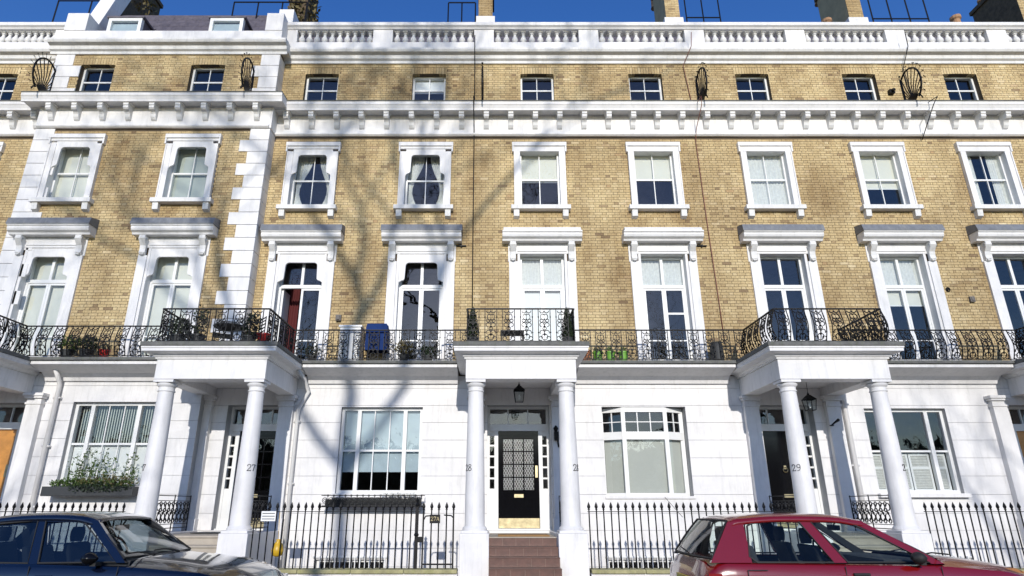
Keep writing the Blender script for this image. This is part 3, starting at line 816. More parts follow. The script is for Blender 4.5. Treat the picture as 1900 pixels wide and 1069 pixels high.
def ground_window(house, n):
    x0, x1, z0, z1, y = GW[n]; yw = y + .14
    if n == 28:       # canted bay of timber set inside the opening
        xm0, xm1 = x0 + .50, x1 - .50; yb, yf = y + .30, y + .06
        lines = [((x0 + .01, yb), (xm0, yf)), ((xm0, yf), (xm1, yf)), ((xm1, yf), (x1 - .01, yb))]
        fr = MB()
        for px, py in (lines[0][0], lines[1][0], lines[2][0], (x1 - .06, yb)): fr.box(px - .045, px + .05, py - .036, py + .055, z0 - .001, z1 - .019)
        for za, zb in ((z0, z0 + .07), (3.0, 3.18), (3.64, z1 - .02)):
            for (ax, ay), (bx, by) in lines:
                fr.prism([(ax, ay - .03), (bx, by - .03), (bx, by + .05), (ax, ay + .05)], za, zb, 'z')
        win = fr.build('bay_window', M['frame'], house)
        MB().prism([(x0, yb + .1), (xm0, yf - .03), (xm1, yf - .03), (x1, yb + .1)], z1 - .018, z1 - .002, 'z').build('bay_head', M['frame'], win)
        for i, ((ax, ay), (bx, by)) in enumerate(lines):
            nx = 3 if i == 1 else 2; ux, uy = bx - ax, by - ay; L = math.hypot(ux, uy); ux /= L; uy /= L
            def P(s, z, o=0): return (ax + ux * s - uy * o, ay + uy * s + ux * o, z)
            cols = [.04 + (L - .08) * k / nx for k in range(nx + 1)]; zz = [3.18, 3.41, 3.64]
            for a in cols[1:-1]: MB().prism([P(a - .012, 0)[:2], P(a + .012, 0)[:2], P(a + .012, 0, .03)[:2], P(a - .012, 0, .03)[:2]], 3.18, 3.64, 'z').build('glazing_bar', M['frame'], win)
            MB().prism([P(.04, 0, .002)[:2], P(L - .04, 0, .002)[:2], P(L - .04, 0, .03)[:2], P(.04, 0, .03)[:2]], 3.40, 3.42, 'z').build('glazing_bar', M['frame'], win)
            for a, b in zip(cols, cols[1:]):
                for c_, d_ in zip(zz, zz[1:]): 
                    p = MB(); p._add([P(a, c_, .015), P(b, c_, .015), P(b, d_, .015), P(a, d_, .015)], [(0, 1, 2, 3)]); p.build('pane', M['glass'], win)
            p = MB(); p._add([P(.04, z0 + .07, .015), P(L - .04, z0 + .07, .015), P(L - .04, 3.0, .015), P(.04, 3.0, .015)], [(0, 1, 2, 3)]); p.build('pane', M['glass'], win)
            bl = MB(); bl.prism([P(.04, 0, .09)[:2], P(L - .04, 0, .09)[:2], P(L - .04, 0, .10)[:2], P(.04, 0, .10)[:2]], z0 + .075, 2.995, 'z'); bl.build('roller_blind', M['grey_light'], win)
        MB().box(x0 - .03, x1 + .03, y - .035, y + .12, z0 - .06, z0 - .002).build('sill', M['stucco'], win, bevel=.006)
        return
    fr = frame_mb(x0, x1, z0, z1, yw, .07, .1); a, b = x0 + .42, x1 - .42
    fr.box(a - .045, a + .045, yw - .03, yw + .08, z0 + .07, z1 - .07).box(b - .045, b + .045, yw - .03, yw + .08, z0 + .07, z1 - .07)
    win = fr.build('window', M['frame'], house)
    zr = z0 + (z1 - z0) * .49
    third = (b - a) / 3
    sash(win, x0 + .02, a + .0, z0 + .02, z1 - .02, yw + .012, rails=(zr,), bars=())
    cb = (a + third, b - third) if n != 29 else ()
    sash(win, a, b, z0 + .02, z1 - .02, yw + .010, rails=(zr,), bars=cb)
    sash(win, b, x1 - .02, z0 + .02, z1 - .02, yw + .012, rails=(zr,), bars=())
    MB().box(x0 - .06, x1 + .06, y - .12, y + .12, z0 - .09, z0 - .002).build('sill', M['stucco'], win, bevel=.006)
    if n == 27:
        MB().box(x0 + .08, x1 - .08, yw + .11, yw + .118, z0 + .48, z1 - .05).build('roller_blind', M['pale_blue_blind'], win)
    if n == 26:
        for k in range(30):
            x = x0 + .1 + (x1 - x0 - .2) * k / 29; MB().box(x - .012, x + .012, yw + .16, yw + .166, zr, z1 - .05).build('vertical_blind_slat', M['grey_blind'], win)
        MB().box(x0 + .08, x1 - .08, yw + .11, yw + .116, z0 + .05, zr).build('cafe_curtain', M['white_blind'], win)
    if n == 29:       # half-height panelled shutters
        for xa, xb in ((x0 + .09, a - .05), (a + .05, (a + b) / 2 - .01), ((a + b) / 2 + .01, b - .05), (b + .05, x1 - .09)):
            s = MB(); zm = zr - .40
            s.box(xa, xa + .05, yw + .11, yw + .14, z0 + .05, zr - .04).box(xb - .05, xb, yw + .11, yw + .14, z0 + .05, zr - .04)
            for z in (z0 + .05, zm, zr - .10): s.box(xa + .05, xb - .05, yw + .11, yw + .14, z, z + .06)
            sh = s.build('shutter', M['frame'], win)
            z = z0 + .12
            lv = MB()
            while z < zr - .12:
                lv._add([(xa + .05, yw + .112, z), (xb - .05, yw + .112, z), (xb - .05, yw + .138, z + .035), (xa + .05, yw + .138, z + .035)], [(0, 1, 2, 3)]); z += .036
            lv.build('louvres', M['sheer'], win)


M['grey_light'] = mat('warm_grey_blind', (.50, .50, .45), .8, var=.05)
M['pale_blue_blind'] = mat('pale_blue_grey_blind', (.42, .50, .54), .8, var=.1, scale=4)


def build_house(n):
    xa, xb = XR[n]; y = YP if n == 26 else Y0; bays = BAYS[n]
    h = thing('terraced_house', ((xa + xb) / 2, y, 0), labels[n], 'house'); HOUSE[n] = h
    # openings -------------------------------------------------------------
    hol_b = []
    for c in bays:
        hol_b += [(c - .48, c + .48, 12.0, 13.35), (c - .70, c + .70, 8.95, 10.95), (c - .84, c + .84, 4.6, 8.2)]
    hol_w = []
    for c in bays:
        hol_w += [(c - .48, c + .48, 12.0, 13.35), (c - .54, c + .54, 9.05, 10.78), (c - .58, c + .58, 4.75, 7.70)]
    arches = [(c - .515, c + .515, 13.35, 13.575) for c in bays]
    w = MB(); wall_sheet(w, xa, xb, 4.5, 14.2, y, hol_w, .24)
    if n == 26: w.box(xa, xa + .24, y + .24, Y0 + .3, 4.5, 14.2).box(xb - .24, xb, y + .24, Y0 + .3, 4.5, 14.2)
    wall = w.build('mortar_wall', M['mortar'], h)
    q = .5 if n == 26 else 0
    lay_bricks(h, xa + q, xb - q, 4.70, 11.22, y, hol_b, 300 if n not in (25,) else 60, vis_z=5.4 if n != 25 else 8)
    lay_bricks(h, xa + q, xb - q, 12.0, 13.80, y, hol_b + arches)
    # windows --------------------------------------------------------------
    arched = n in (25, 26, 27)
    for i, c in enumerate(bays):
        top_window(h, c, y, ('white', .36) if (n == 27 and i == 1) else None)
        third_window(h, c, y, arched, K3[n][i])
        french_window(h, c, y, arched, K1[n][i], lead=(n != 28), lights=KL[n][i], open_left=(n == 27 and i == 0), extra=(n == 28 and i == 1))
    # bracketed cornice ------------------------------------------------------
    ex = .0
    cs = MB(); xl, xr = xa, xb
    yo = y - .05
    cs.box(xl, xr, yo, y + .02, 11.32, 11.94)
    cs.prism([(y, 11.22), (y - .07, 11.22), (y - .11, 11.26), (y - .11, 11.30), (y - .06, 11.33), (y, 11.33)], xl, xr, 'x')
    pe = .38 if n == 26 else 0
    cs.prism([(y, 11.91), (y - .31, 11.91), (y - .31, 11.865), (y - .355, 11.865), (y - .36, 11.92), (y - .39, 12.00), (y - .41, 12.03), (y - .41, 12.12), (y, 12.15)], xl - pe, xr + pe, 'x')
    if n == 26: cs.box(xl - .05, xl - .001, yo + .001, Y0, 11.23, 11.90).box(xr + .001, xr + .05, yo + .001, Y0, 11.23, 11.90)
    cor = cs.build('cornice', M['stucco'], h, bevel=.006)
    MB().prism([(y - .02, 12.152), (y - .425, 12.115), (y - .425, 12.145), (y - .02, 12.18)], xl - pe, xr + pe, 'x').build('cornice_flashing', M['slab'], cor)
    nb = round((xr - xl) / .68); st = (xr - xl) / nb
    for k in range(nb):
        place('bracket', BM, cor, (xl + st * (k + .5), yo + .001, 11.863))
    # upper cornice ----------------------------------------------------------
    uc = MB(); p2 = .22 if n == 26 else 0
    uc.prism([(y, 13.68), (y - .05, 13.68), (y - .06, 13.76), (y - .12, 13.80), (y - .14, 13.90), (y - .25, 13.94), (y - .28, 14.00), (y - .28, 14.06), (y - .02, 14.12), (y, 14.12)], xl - p2, xr + p2, 'x')
    up = uc.build('upper_cornice', M['stucco_old'], h, bevel=.005)
    yp = y - .06
    if n == 26:
        MB().box(xl, xr, yp, y + .28, 14.12, 14.50).build('parapet', M['stucco'], h, bevel=.01)
        for a, b in ((xl, xl + .62), (xr - .50, xr)):
            MB().box(a, b, yp - .02, y + .7, 14.50, 15.12).build('parapet_pier', M['stucco'], h, bevel=.012)
    else:
        par = MB().box(xl, xr, yp, y + .30, 14.12, 14.44).build('parapet', M['stucco'], h, bevel=.008)
        cp = MB(); cp.prism([(y + .26, 14.90), (y - .08, 14.90), (y - .10, 14.94), (y - .16, 14.98), (y - .16, 15.08), (y - .12, 15.12), (y + .3, 15.14)], xl, xr, 'x').build('coping', M['stucco'], par, bevel=.006)
        piers = [p for p in (-18.3, -15.2, -12.72, -6.1, -3.27, -.27, 2.83, 5.97, 8.96, 11.93, 14.95, 17.9)]
        spans = []; ends = sorted([p for p in piers if xl - 1.6 < p < xr + 1.6])
        for p in ends:
            a, b = max(p - .29, xl), min(p + .29, xr)
            if b - a > .03: MB().box(a, b, y - .05, y + .22, 14.44, 14.90).build('pier', M['stucco'], par)
        for p, q_ in zip(ends, ends[1:]):
            a, b = p + .29, q_ - .29; nbal = 10
            for k in range(nbal):
                x = a + (b - a) * (k + .5) / nbal
                if xl < x < xr: place('baluster', BAL, par, (x, y + .08, 14.44))
    # roof -------------------------------------------------------------------
    if n == 26:
        ys, zs, ye, ze = y + .55, 14.35, y + 1.44, 16.45
        MB().prism([(ys, zs), (ye, ze), (ye + 4, ze), (ye + 4, zs)], xl + .3, xr - .3, 'x').build('mansard_roof', M['grout'], h)
        rf = [c for c in C.objects if c.name.startswith('mansard_roof')][-1]; rf.data.materials[0] = M['slate']
        sw, shh = .30, .21; L = math.hypot(ye - ys, ze - zs); ux, uz = (ye - ys) / L, (ze - zs) / L; nr = int(L / shh)
        sl = MB(); sl.box(-sw / 2 + .003, sw / 2 - .003, -.012, 0, 0, shh + .03); slm = sl.mesh('slate', M['slate'])
        ang = -math.atan2(ye - ys, ze - zs)
        for r_ in range(nr):
            x = xl + .45 + (sw / 2 if r_ % 2 else 0)
            while x < xr - .5:
                s0 = r_ * shh
                py_, pz_ = ys + ux * s0, zs + uz * s0
                if not any(abs(x - dc) < .62 and 14.5 < pz_ < 15.4 for dc in (-11.05, -8.0)):
                    place('slate', slm, rf, (x, py_ - .012 - .006 * (r_ % 2), pz_), (ang, 0, random.uniform(-.004, .004)))
                x += sw
        for dc in (-11.05, -8.0):
            d0 = frame_mb(dc - .50, dc + .50, 14.60, 15.38, y + .42, .10, .10).build('dormer', M['frame'], h)
            p = MB(); p._add([(dc - .4, y + .45, 14.7), (dc + .4, y + .45, 14.7), (dc + .4, y + .45, 15.28), (dc - .4, y + .45, 15.28)], [(0, 1, 2, 3)]); p.build('pane', M['glass'], d0)
            MB().box(dc - .4, dc + .4, y + .50, y + .51, 14.7, 15.24).build('blind', M['pale_blue_blind'], d0)
            MB().box(dc - .50, dc - .44, y + .521, y + 1.2, 14.6, 15.37).box(dc + .44, dc + .5, y + .521, y + 1.2, 14.6, 15.37).box(dc - .56, dc + .56, y + .38, y + 1.3, 15.382, 15.44).build('dormer_cheek', M['slate'], d0)
        MB().prism([(y + .30, 14.501), (y + .72, 14.501), (y + 1.75, 17.6), (y + 1.25, 17.6)], -12.40, -11.93, 'x').build('party_parapet', M['stucco'], h, bevel=.01)
        MB().box(-6.55, -6.1, y + .6, y + 3.2, 14.5, 15.9).build('party_parapet', M['stucco'], h, bevel=.01)
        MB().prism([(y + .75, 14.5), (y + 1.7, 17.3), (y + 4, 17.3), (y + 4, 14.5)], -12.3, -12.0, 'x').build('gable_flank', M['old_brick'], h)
    else:
        MB().prism([(y + .75, 14.3), (y + 1.35, 15.9), (y + 5, 16.3), (y + 5, 14.3)], xl + .02, xr - .02, 'x').build('roof', M['slate'], h)
        MB().box(xl, xr, y + .301, y + .75, 14.18, 14.28).build('gutter', M['lead'], h)
        MB().box(xl, xr, y + .52, y + .62, 14.281, 14.66).build('roof_upstand', M['stucco_old'], h)
    # rooms ------------------------------------------------------------------
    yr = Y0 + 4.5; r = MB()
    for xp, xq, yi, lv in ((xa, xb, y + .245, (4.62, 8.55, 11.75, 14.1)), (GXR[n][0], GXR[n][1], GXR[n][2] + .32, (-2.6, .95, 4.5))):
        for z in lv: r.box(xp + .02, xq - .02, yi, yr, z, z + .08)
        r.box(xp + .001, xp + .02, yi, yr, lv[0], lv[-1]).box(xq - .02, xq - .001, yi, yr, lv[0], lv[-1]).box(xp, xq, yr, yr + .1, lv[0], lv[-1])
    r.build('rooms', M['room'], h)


for n in (25, 26, 27, 28, 29, 30): build_house(n)

# quoins of the projecting house -------------------------------------------------
hq = HOUSE[26]
for side, xe in ((1, -6.1), (-1, -12.42)):
    for z0, z1 in ((4.75, 11.22), (12.16, 13.68)):
        n = round((z1 - z0) / .36); hh = (z1 - z0) / n
        for k in range(n):
            w = .74 if k % 2 == 0 else .50; d = .42
            a, b = sorted((xe + side * .03, xe - side * w))
            m = MB(); m.box(a, b, YP - .035, YP + .005, z0 + k * hh + .006, z0 + (k + 1) * hh - .006)
            a, b = sorted((xe + side * .03, xe + side * .001)); m.box(a, b, YP + .005, Y0 - .01, z0 + k * hh + .006, z0 + (k + 1) * hh - .006)
            m.build('quoin', M['stucco'], hq, bevel=.008)
        a, b = sorted((xe - side * .49, xe - side * .001)); MB().box(a, b, YP - .012, YP - .001, z0, z1).build('quoin_bed', M['joint'], hq)
# end faces of the cornices that break forward
for side, xe in ((1, -6.1), (-1, -12.42)):
    a, b = sorted((xe + side * .001, xe + side * .38)); MB().box(a, b, YP + .001, Y0 - .01, 11.90, 12.125).build('cornice_return', M['stucco'], hq)
    a, b = sorted((xe + side * .001, xe + side * .22)); MB().box(a, b, YP + .001, Y0 - .01, 13.804, 14.106).build('cornice_return', M['stucco_old'], hq)

# ------------------------------------------------------------------ ground floors: channelled stucco, doors, windows, balconies
GX = {26: (-13.4, -6.85, 14.65), 27: (-6.85, -.53, Y0), 28: (-.53, 5.6, Y0), 29: (5.6, 11.85, Y0), 30: (11.85, 18.2, Y0)}
for n, (xa, xb, y) in GX.items():
    h = HOUSE[n]; g = GW[n]; d = DC[n]
    bw = (PC[n] + 1.95, PC[n] + 3.5, -1.3, .40)
    holes = [(g[0], g[1], g[2], g[3]), (d - .74, d + .74, 1.0, 3.80), bw]
    core = MB(); wall_sheet(core, xa, xb, -2.6, 4.6, y + .02, holes, .27); core.build('stucco_bed', M['joint'], h)
    zs = [4.5] + JZ
    for z1, z0 in zip(zs, zs[1:]):
        merged = {}
        for c in cells(xa, xb, z0 + .004, z1 - .004, holes):
            k = (c[0], c[1]); merged.setdefault(k, []).append(c)
        for (a, b), cs_ in merged.items():
            MB().box(a, b, y, y + .022, min(c[2] for c in cs_), max(c[3] for c in cs_)).build('stucco_course', M['stucco'], h)
    if n != 30 or True: entry(h, n)
    ground_window(h, n)
    # basement window
    bwn = frame_mb(bw[0], bw[1], bw[2], bw[3], y + .12, .06, .1).build('basement_window', M['frame'], h)
    sash(bwn, bw[0], bw[1], bw[2], bw[3], y + .13, rails=(-.45,), bars=[bw[0] + (bw[1] - bw[0]) * k / 4 for k in (1, 2, 3)])
    grd = MB(); grd.box(bw[0] - .05, bw[1] + .05, y - .06, y - .03, .44, .47)
    k = bw[0]
    while k < bw[1] + .04: grd.box(k - .01, k + .01, y - .055, y - .035, -.2, .44); k += .11
    grd.build('window_guard', M['frame'], bwn)
    # sides where the projecting ground wall ends
    if n == 26: MB().box(-6.85 - .1, -6.853, 14.65 + .295, 15.2, -2.6, 4.6).build('return_wall', M['stucco'], h)
    # cornice under the long balcony, balcony slab
    x0, x1 = PC[n] + 1.42, (PC[n + 1] - 1.42) if n < 30 else 18.2
    yb = y - .70 + (.05 if n == 26 else 0)
    m = MB(); m.prism([(y + .001, 4.30), (y - .06, 4.30), (y - .09, 4.38), (y - .20, 4.46), (y - .42, 4.52), (y - .58, 4.56), (y - .64, 4.58), (y - .64, 4.66), (y + .001, 4.66)], x0, x1, 'x')
    bal = m.build('balcony', M['stucco'], h, bevel=.005)
    MB().box(x0 - .002, x1 + .002, y - .70, y - .002, 4.662, 4.735).build('balcony_floor', M['slab'], bal, bevel=.012)
    belly = .10 if n in (26, 29, 30) else 0.0
    yr = y - .64
    iron_run(h, (x0 - .30, yr), (x1 + .30, yr), 4.735, belly)
    # porch balcony railing
    c = PC[n]; yf = 12.66; pb = .10 if n in (26, 29, 30) else 0.0
    iron_run(h, (c - 1.13, yf), (c + 1.13, yf), 4.735, pb)
    iron_run(h, (c - 1.13, yr), (c - 1.13, yf), 4.735, pb)
    iron_run(h, (c + 1.13, yf), (c + 1.13, yr), 4.735, pb)
h = HOUSE[26]
iron_run(h, (-16.5, 13.96), (-13.7, 13.96), 4.735, .10)
MB().box(-18, -13.72, 14.3, 14.99, 4.55, 4.735).build('balcony_floor', M['slab'], HOUSE[25])
w = MB(); w.box(-19, -13.4, 15, 15.25, -2.6, 4.6); w.build('ground_floor_wall', M['stucco'], HOUSE[25])

# ------------------------------------------------------------------ fittings on the walls
def pipe(path, r, m, label, cat='pipe', name='drainpipe', group=None, brackets=()):
    b = MB(); b.tube(path, r, 8); b.smooth = True
    for z, x, y in brackets: b.box(x - r * 1.6, x + r * 1.6, y - r * .4, y + r * 1.3, z - .02, z + .02)
    o = b.build(name, m); tag(o, label, cat, group); return o


pipe([(-.53, 14.62, 14.4), (-.53, 14.62, 14.05), (-.53, 14.88, 13.6), (-.53, 14.96, 13.4), (-.53, 14.96, 12.1), (-.53, 14.25, 12.03), (-.53, 14.25, 11.85), (-.53, 14.86, 11.5), (-.53, 14.95, 11.15), (-.53, 14.96, 8), (-.52, 14.96, 5.0)], .015, M['iron'],
     'thin black cable running straight down the brick between numbers 27 and 28', 'cable', 'wall_cable')
pipe([(5.75, 14.6, 14.5), (5.72, 14.66, 14.05), (5.52, 14.94, 13.6), (5.66, 14.96, 12.1), (5.66, 14.28, 12.05), (5.66, 14.30, 11.8), (5.64, 14.85, 11.4), (5.62, 14.96, 11.1), (5.64, 14.96, 9.5), (5.66, 14.96, 8.3), (5.70, 14.96, 6.6), (5.72, 14.96, 5.3)], .011, M['cable_red'],
     'thin red-brown cable snaking down the brick between numbers 28 and 29', 'cable', 'wall_cable')
pipe([(11.95, 14.6, 14.5), (11.98, 14.66, 14.05), (11.9, 14.95, 13.5), (12.0, 14.96, 12.1), (12.1, 14.28, 12.05), (11.95, 14.30, 11.8), (11.9, 14.95, 11.1)], .012, M['iron'],
     'short black cable looping over the cornices near the right edge', 'cable', 'wall_cable')
pipe([(-10.18, 14.30, 4.52), (-10.18, 14.50, 4.3), (-10.18, 14.56, 4.2), (-10.18, 14.56, .1)], .05, M['stucco'], 'white painted downpipe left of the vertical-slat window', 'drainpipe', brackets=((3.9, -10.18, 14.56), (2.8, -10.18, 14.56), (1.5, -10.18, 14.56)))
pipe([(-4.55, 14.4, 4.5), (-4.50, 14.75, 4.38), (-4.42, 14.9, 4.1), (-4.55, 14.93, 3.85), (-4.63, 14.93, 3.7), (-4.63, 14.93, .1)], .045, M['stucco_old'], 'white cranked downpipe right of the door of number 27', 'drainpipe', brackets=((3.4, -4.63, 14.93), (2.0, -4.63, 14.93)))
pipe([(8.36, 14.4, 4.5), (8.36, 14.8, 4.3), (8.36, 14.92, 4.1), (8.36, 14.92, .1)], .06, M['stucco'], 'white painted downpipe between porch and shuttered window of number 29', 'drainpipe', brackets=((3.8, 8.36, 14.92), (2.4, 8.36, 14.92)))
o = MB().box(12.05, 12.17, 14.93, 15.0, 6.38, 6.52).box(12.08, 12.14, 14.915, 14.93, 6.41, 6.49).build('air_vent', M['room']); tag(o, 'small dark square vent in the brick near the right edge', 'vent')
o = MB(); o.ring((11.58, 14.975, 6.72), .05, 'y', .014, 10, 5); o.ring((11.58, 14.975, 6.72), .02, 'y', .01, 8, 4); o = o.build('wall_fitting', M['iron']); tag(o, 'small black round wall fitting on the brick above the square vent', 'wall fitting')
o = MB().box(-3.93, -3.80, 14.9, 15.0, 5.88, 6.03).box(-3.90, -3.83, 14.87, 14.9, 5.90, 6.0).build('junction_box', M['room']); tag(o, 'small dark brown box on the brick right of the open french window', 'junction box')
for x, z, l in ((-.83, 7.92, 'left of the hood over the white-curtained french window'), (5.44, 7.92, 'right of the white hood beside the red-brown cable')):
    o = MB(); o.tube([(x - .13, 14.96, z), (x + .13, 14.96, z)], .02, 6); o.box(x - .02, x + .02, 14.93, 14.99, z - .03, z + .03); o = o.build('wall_bracket', M['iron']); tag(o, 'short black iron stub on the brick ' + l, 'wall bracket')
o = MB(); o.box(11.30, 11.45, 14.88, 15.0, 12.62, 12.74).box(11.34, 11.41, 14.80, 14.88, 12.65, 12.71); o = o.build('floodlight', M['iron']); tag(o, 'small black floodlight on the top storey beside the biggest spiked fan', 'floodlight')

# spiked iron fans that close off the cornice between houses
def fan_guard(x, y0, label, full=True, r=.55):
    t = thing('spiked_fan_guard', (x, y0, 12.14), label, 'fan guard', 'iron fan guards on the bracketed cornice')
    cz = 12.66; cy = y0 - .32; f = MB()
    f.ring((x, cy, cz), r, 'x', .026, 22, 5, -60, 240, sx=.8)
    f.tube([(x, y0 - .02, 12.12), (x, y0 - .02, 13.05)], .03, 5); f.tube([(x, cy - .34, 12.06), (x, cy - .28, 12.2)], .018, 5)
    f.build('fan_frame', M['iron'], t)
    sp = MB()
    for k in range(14):
        a = R(-55 + 21.5 * k); ey, ez = cy + r * .8 * math.cos(a), cz + r * math.sin(a)
        mid = ((cy + ey) / 2 + .06 * math.sin(a), (12.15 + ez) / 2 + .05)
        sp.tube([(x, cy, 12.12), (x, mid[0], mid[1]), (x, ey, ez)], .013, 4)
    sp.build('curved_bar', M['iron'], t)
    bb = MB()
    for k in range(19):
        a = R(-55 + 290 * k / 18)
        for ra, rb in ((r, r + .13),):
            c0 = (x, cy + ra * .8 * math.cos(a), cz + ra * math.sin(a)); c1 = (x, cy + rb * .85 * math.cos(a), cz + rb * math.sin(a)); bb.tube([c0, c1], [.008, .003], 4)
            c1 = Vector(c1)
            for q in (-1, 1):
                d = Vector((.03 * q, .03 * math.cos(a + q), .03 * math.sin(a + q))); bb.tube([c1 - d * .7, c1 + d * .7], .010, 3)
    bb.build('spikes', M['iron'], t)


fan_guard(-.30, Y0, 'edge-on black iron fan beside the black cable on the top storey')
fan_guard(5.86, Y0, 'narrow black spiked fan beside the red-brown cable on the top storey')
fan_guard(11.75, Y0, 'widest black spiked fan, near the top right window')
fan_guard(-12.35, YP, 'black iron fan against the white quoins at the far left')
fan_guard(-6.75, YP, 'black iron fan left of the right-hand quoins of the projecting house')

# lanterns and lights -------------------------------------------------------------
def lantern(x, y, z, label, sc=1.0, hang=4.2):
    t = thing('porch_lantern', (x, y, z), label, 'lantern')
    b = MB(); w, v = .085 * sc, .115 * sc
    def q(s, zz): return [(x - s, y - s, zz), (x + s, y - s, zz), (x + s, y + s, zz), (x - s, y + s, zz)]
    for a, c in zip(q(w, z), q(v, z + .25 * sc)): b.tube([a, c], .009, 4)
    for zz, s in ((z, w), (z + .25 * sc, v)): b.tube(q(s, zz), .009, 4, close=True)
    b.loft([q(v + .012, z + .25 * sc), q(.03, z + .36 * sc)], closed=True); b.lathe([(.02, 0), (.03, .02), (.012, .04), (.008, .07)], x, y, 8, z + .36 * sc)
    b.tube([(x, y, z + .42 * sc), (x, y, hang)], .006, 4)
    b.build('cage', M['iron'], t)
    g = MB(); g.loft([q(w - .006, z + .004), q(v - .008, z + .24 * sc)], closed=True); g.build('glass_panel', M['glass'], t)
    MB().lathe([(.012, 0), (.03, .05), (.018, .1), (.002, .12)], x, y, 10, z + .05).build('bulb', M['white_blind'], t)


lantern(.58, 13.9, 3.70, 'hexagonal style black lantern hanging in the porch of number 28')
lantern(7.05, 13.95, 3.52, 'square black lantern hanging in the porch of number 29, right of its left column', .95, 4.2)
o = MB(); o.box(1.42, 1.52, 14.74, 14.84, 2.95, 3.15); o.tube([(1.5, 14.84, 3.0), (1.52, 14.86, 2.8)], .02, 5); o.lathe([(.03, 0), (.06, .08), (.01, .14)], 1.46, 14.78, 8, 3.15); o = o.build('wall_light', M['iron']); tag(o, 'small black wall light behind the right column of number 28', 'wall light')
o = MB(); o.tube([(7.93, 14.84, 3.30), (7.93, 14.70, 3.34), (7.98, 14.58, 3.40)], [.018, .02, .035], 6); o.lathe([(.05, 0), (.05, .015)], 7.93, 14.83, 8, 3.29); o = o.build('wall_light', M['iron']); tag(o, 'small black spotlight on the pilaster right of the door of number 29', 'wall light')

# door mats
o = MB(); o.box(.10, 1.12, 13.25, 13.95, .944, .968); o = o.build('door_mat', M['mat'], bevel=.006); tag(o, 'brown coir doormat on the landing of number 28', 'doormat')
o = MB(); o.box(-6.3, -5.3, 13.9, 14.5, .975, .995); o = o.build('door_mat', M['pot_dark'], bevel=.006); tag(o, 'dark doormat at the door of number 27', 'doormat')

# ------------------------------------------------------------------ street railings
def picket_mesh(h=1.18, knee=False):
    b = MB(); b.tube([(0, 0, 0), (0, 0, h - .12)], .0135, 5)
    b.lathe([(.014, 0), (.027, .01), (.014, .02), (.028, .045), (.033, .065), (.022, .10), (.002, .15)], 0, 0, 6, h - .14)
    return b.mesh('picket', M['iron'])


PK = picket_mesh()
YR = 12.82; ZC = .40


def railing(x0, x1, label, n_st=0):
    t = thing('iron_railing', ((x0 + x1) / 2, YR, ZC), label, 'railing', 'spear-headed street railings')
    MB().box(x0, x1, YR - .018, YR + .018, ZC + 1.005, ZC + 1.018).build('top_rail', M['iron'], t)
    n = round((x1 - x0) / .142)
    for k in range(n + 1):
        x = x0 + .03 + (x1 - x0 - .06) * k / n
        place('picket', PK, t, (x, YR, ZC), (random.uniform(-.006, .006), random.uniform(-.006, .006), 0))
    return t


def coping(x0, x1, label):
    t = thing('low_wall', ((x0 + x1) / 2, YR, 0), label, 'low wall')
    MB().box(x0, x1, YR - .13, YR + .13, -.05, ZC - .07).build('wall', M['stucco_old'], t)
    n = max(1, round((x1 - x0) / .9)); w = (x1 - x0) / n
    for k in range(n): MB().box(x0 + k * w + .003, x0 + (k + 1) * w - .003, YR - .19, YR + .17, ZC - .07, ZC).build('coping_stone', M['coping'], t, bevel=.012)


segs = [(PC[26] + 1.25, PC[27] - 1.25, 'black railings left of the porch of number 27, behind the dark car'), (PC[27] + 1.25, -1.42, 'black railings in front of the blue-blinded window of number 27'),
        (PC[28] + 1.25, PC[29] - 1.25, 'black railings in front of the bay window of number 28'), (PC[29] + 1.25, PC[30] - 1.25, 'black railings right of number 29, behind the red car')]
for a, b, l in segs: railing(a, b, l)
for a, b, l in ((PC[26] + 1.25, PC[27] - 1.25, 'mossy stone plinth under the railings at the far left'), (PC[27] + 1.25, PC[28] - 1.25, 'mossy stone plinth under the railings of number 27'),
                (PC[28] + 1.25, PC[29] - 1.25, 'mossy stone plinth under the railings of number 28'), (PC[29] + 1.25, PC[30] - 1.25, 'mossy stone plinth under the railings right of number 29')): coping(a, b, l)
# area gate with its number plate
t = thing('area_gate', (-1.05, YR, ZC), 'black iron gate with a small 27A plate left of the steps of number 28', 'gate')
g = MB()
g.box(-1.36, -1.33, YR - .015, YR + .015, ZC, ZC + 1.0).box(-.78, -.75, YR - .015, YR + .015, ZC, ZC + 1.06).box(-1.33, -.78, YR - .012, YR + .012, ZC + .06, ZC + .09)
g.tube([(-1.34, YR, ZC + .86), (-1.30, YR, ZC + .93), (-1.18, YR, ZC + .94)], .013, 5); g.tube([(-.77, YR, ZC + .90), (-.81, YR, ZC + .94), (-.95, YR, ZC + .95)], .013, 5)
g.build('gate_frame', M['iron'], t)
for x in (-1.345, -1.19, -1.05, -.90, -.765): place('picket', PK, t, (x, YR, ZC))
MB().box(-1.22, -1.02, YR - .035, YR - .022, ZC + .80, ZC + .96).build('number_plate', M['iron'], t)
g = MB(); glyphs(g, '27A', .05, lambda u, v, d: (-1.12 + u, YR - .037 - d * .3, ZC + .845 + v)); g.build('plate_lettering', M['brass'], t)
p = MB(); p.box(-1.50, -1.44, YR - .03, YR + .03, ZC, ZC + 1.1); p.lathe([(.035, 0), (.05, .04), (.02, .08), (.035, .12), (.002, .17)], -1.47, YR, 8, ZC + 1.1)
p.box(-1.44, -1.36, YR - .02, YR + .02, ZC + .46, ZC + .56); p.lathe([(.03, 0), (.05, .03), (.03, .08)], -1.47, YR, 8, ZC + .56); p = p.build('gate_post', M['iron']); tag(p, 'thick black iron gate post with latch left of the 27A gate', 'gate post')
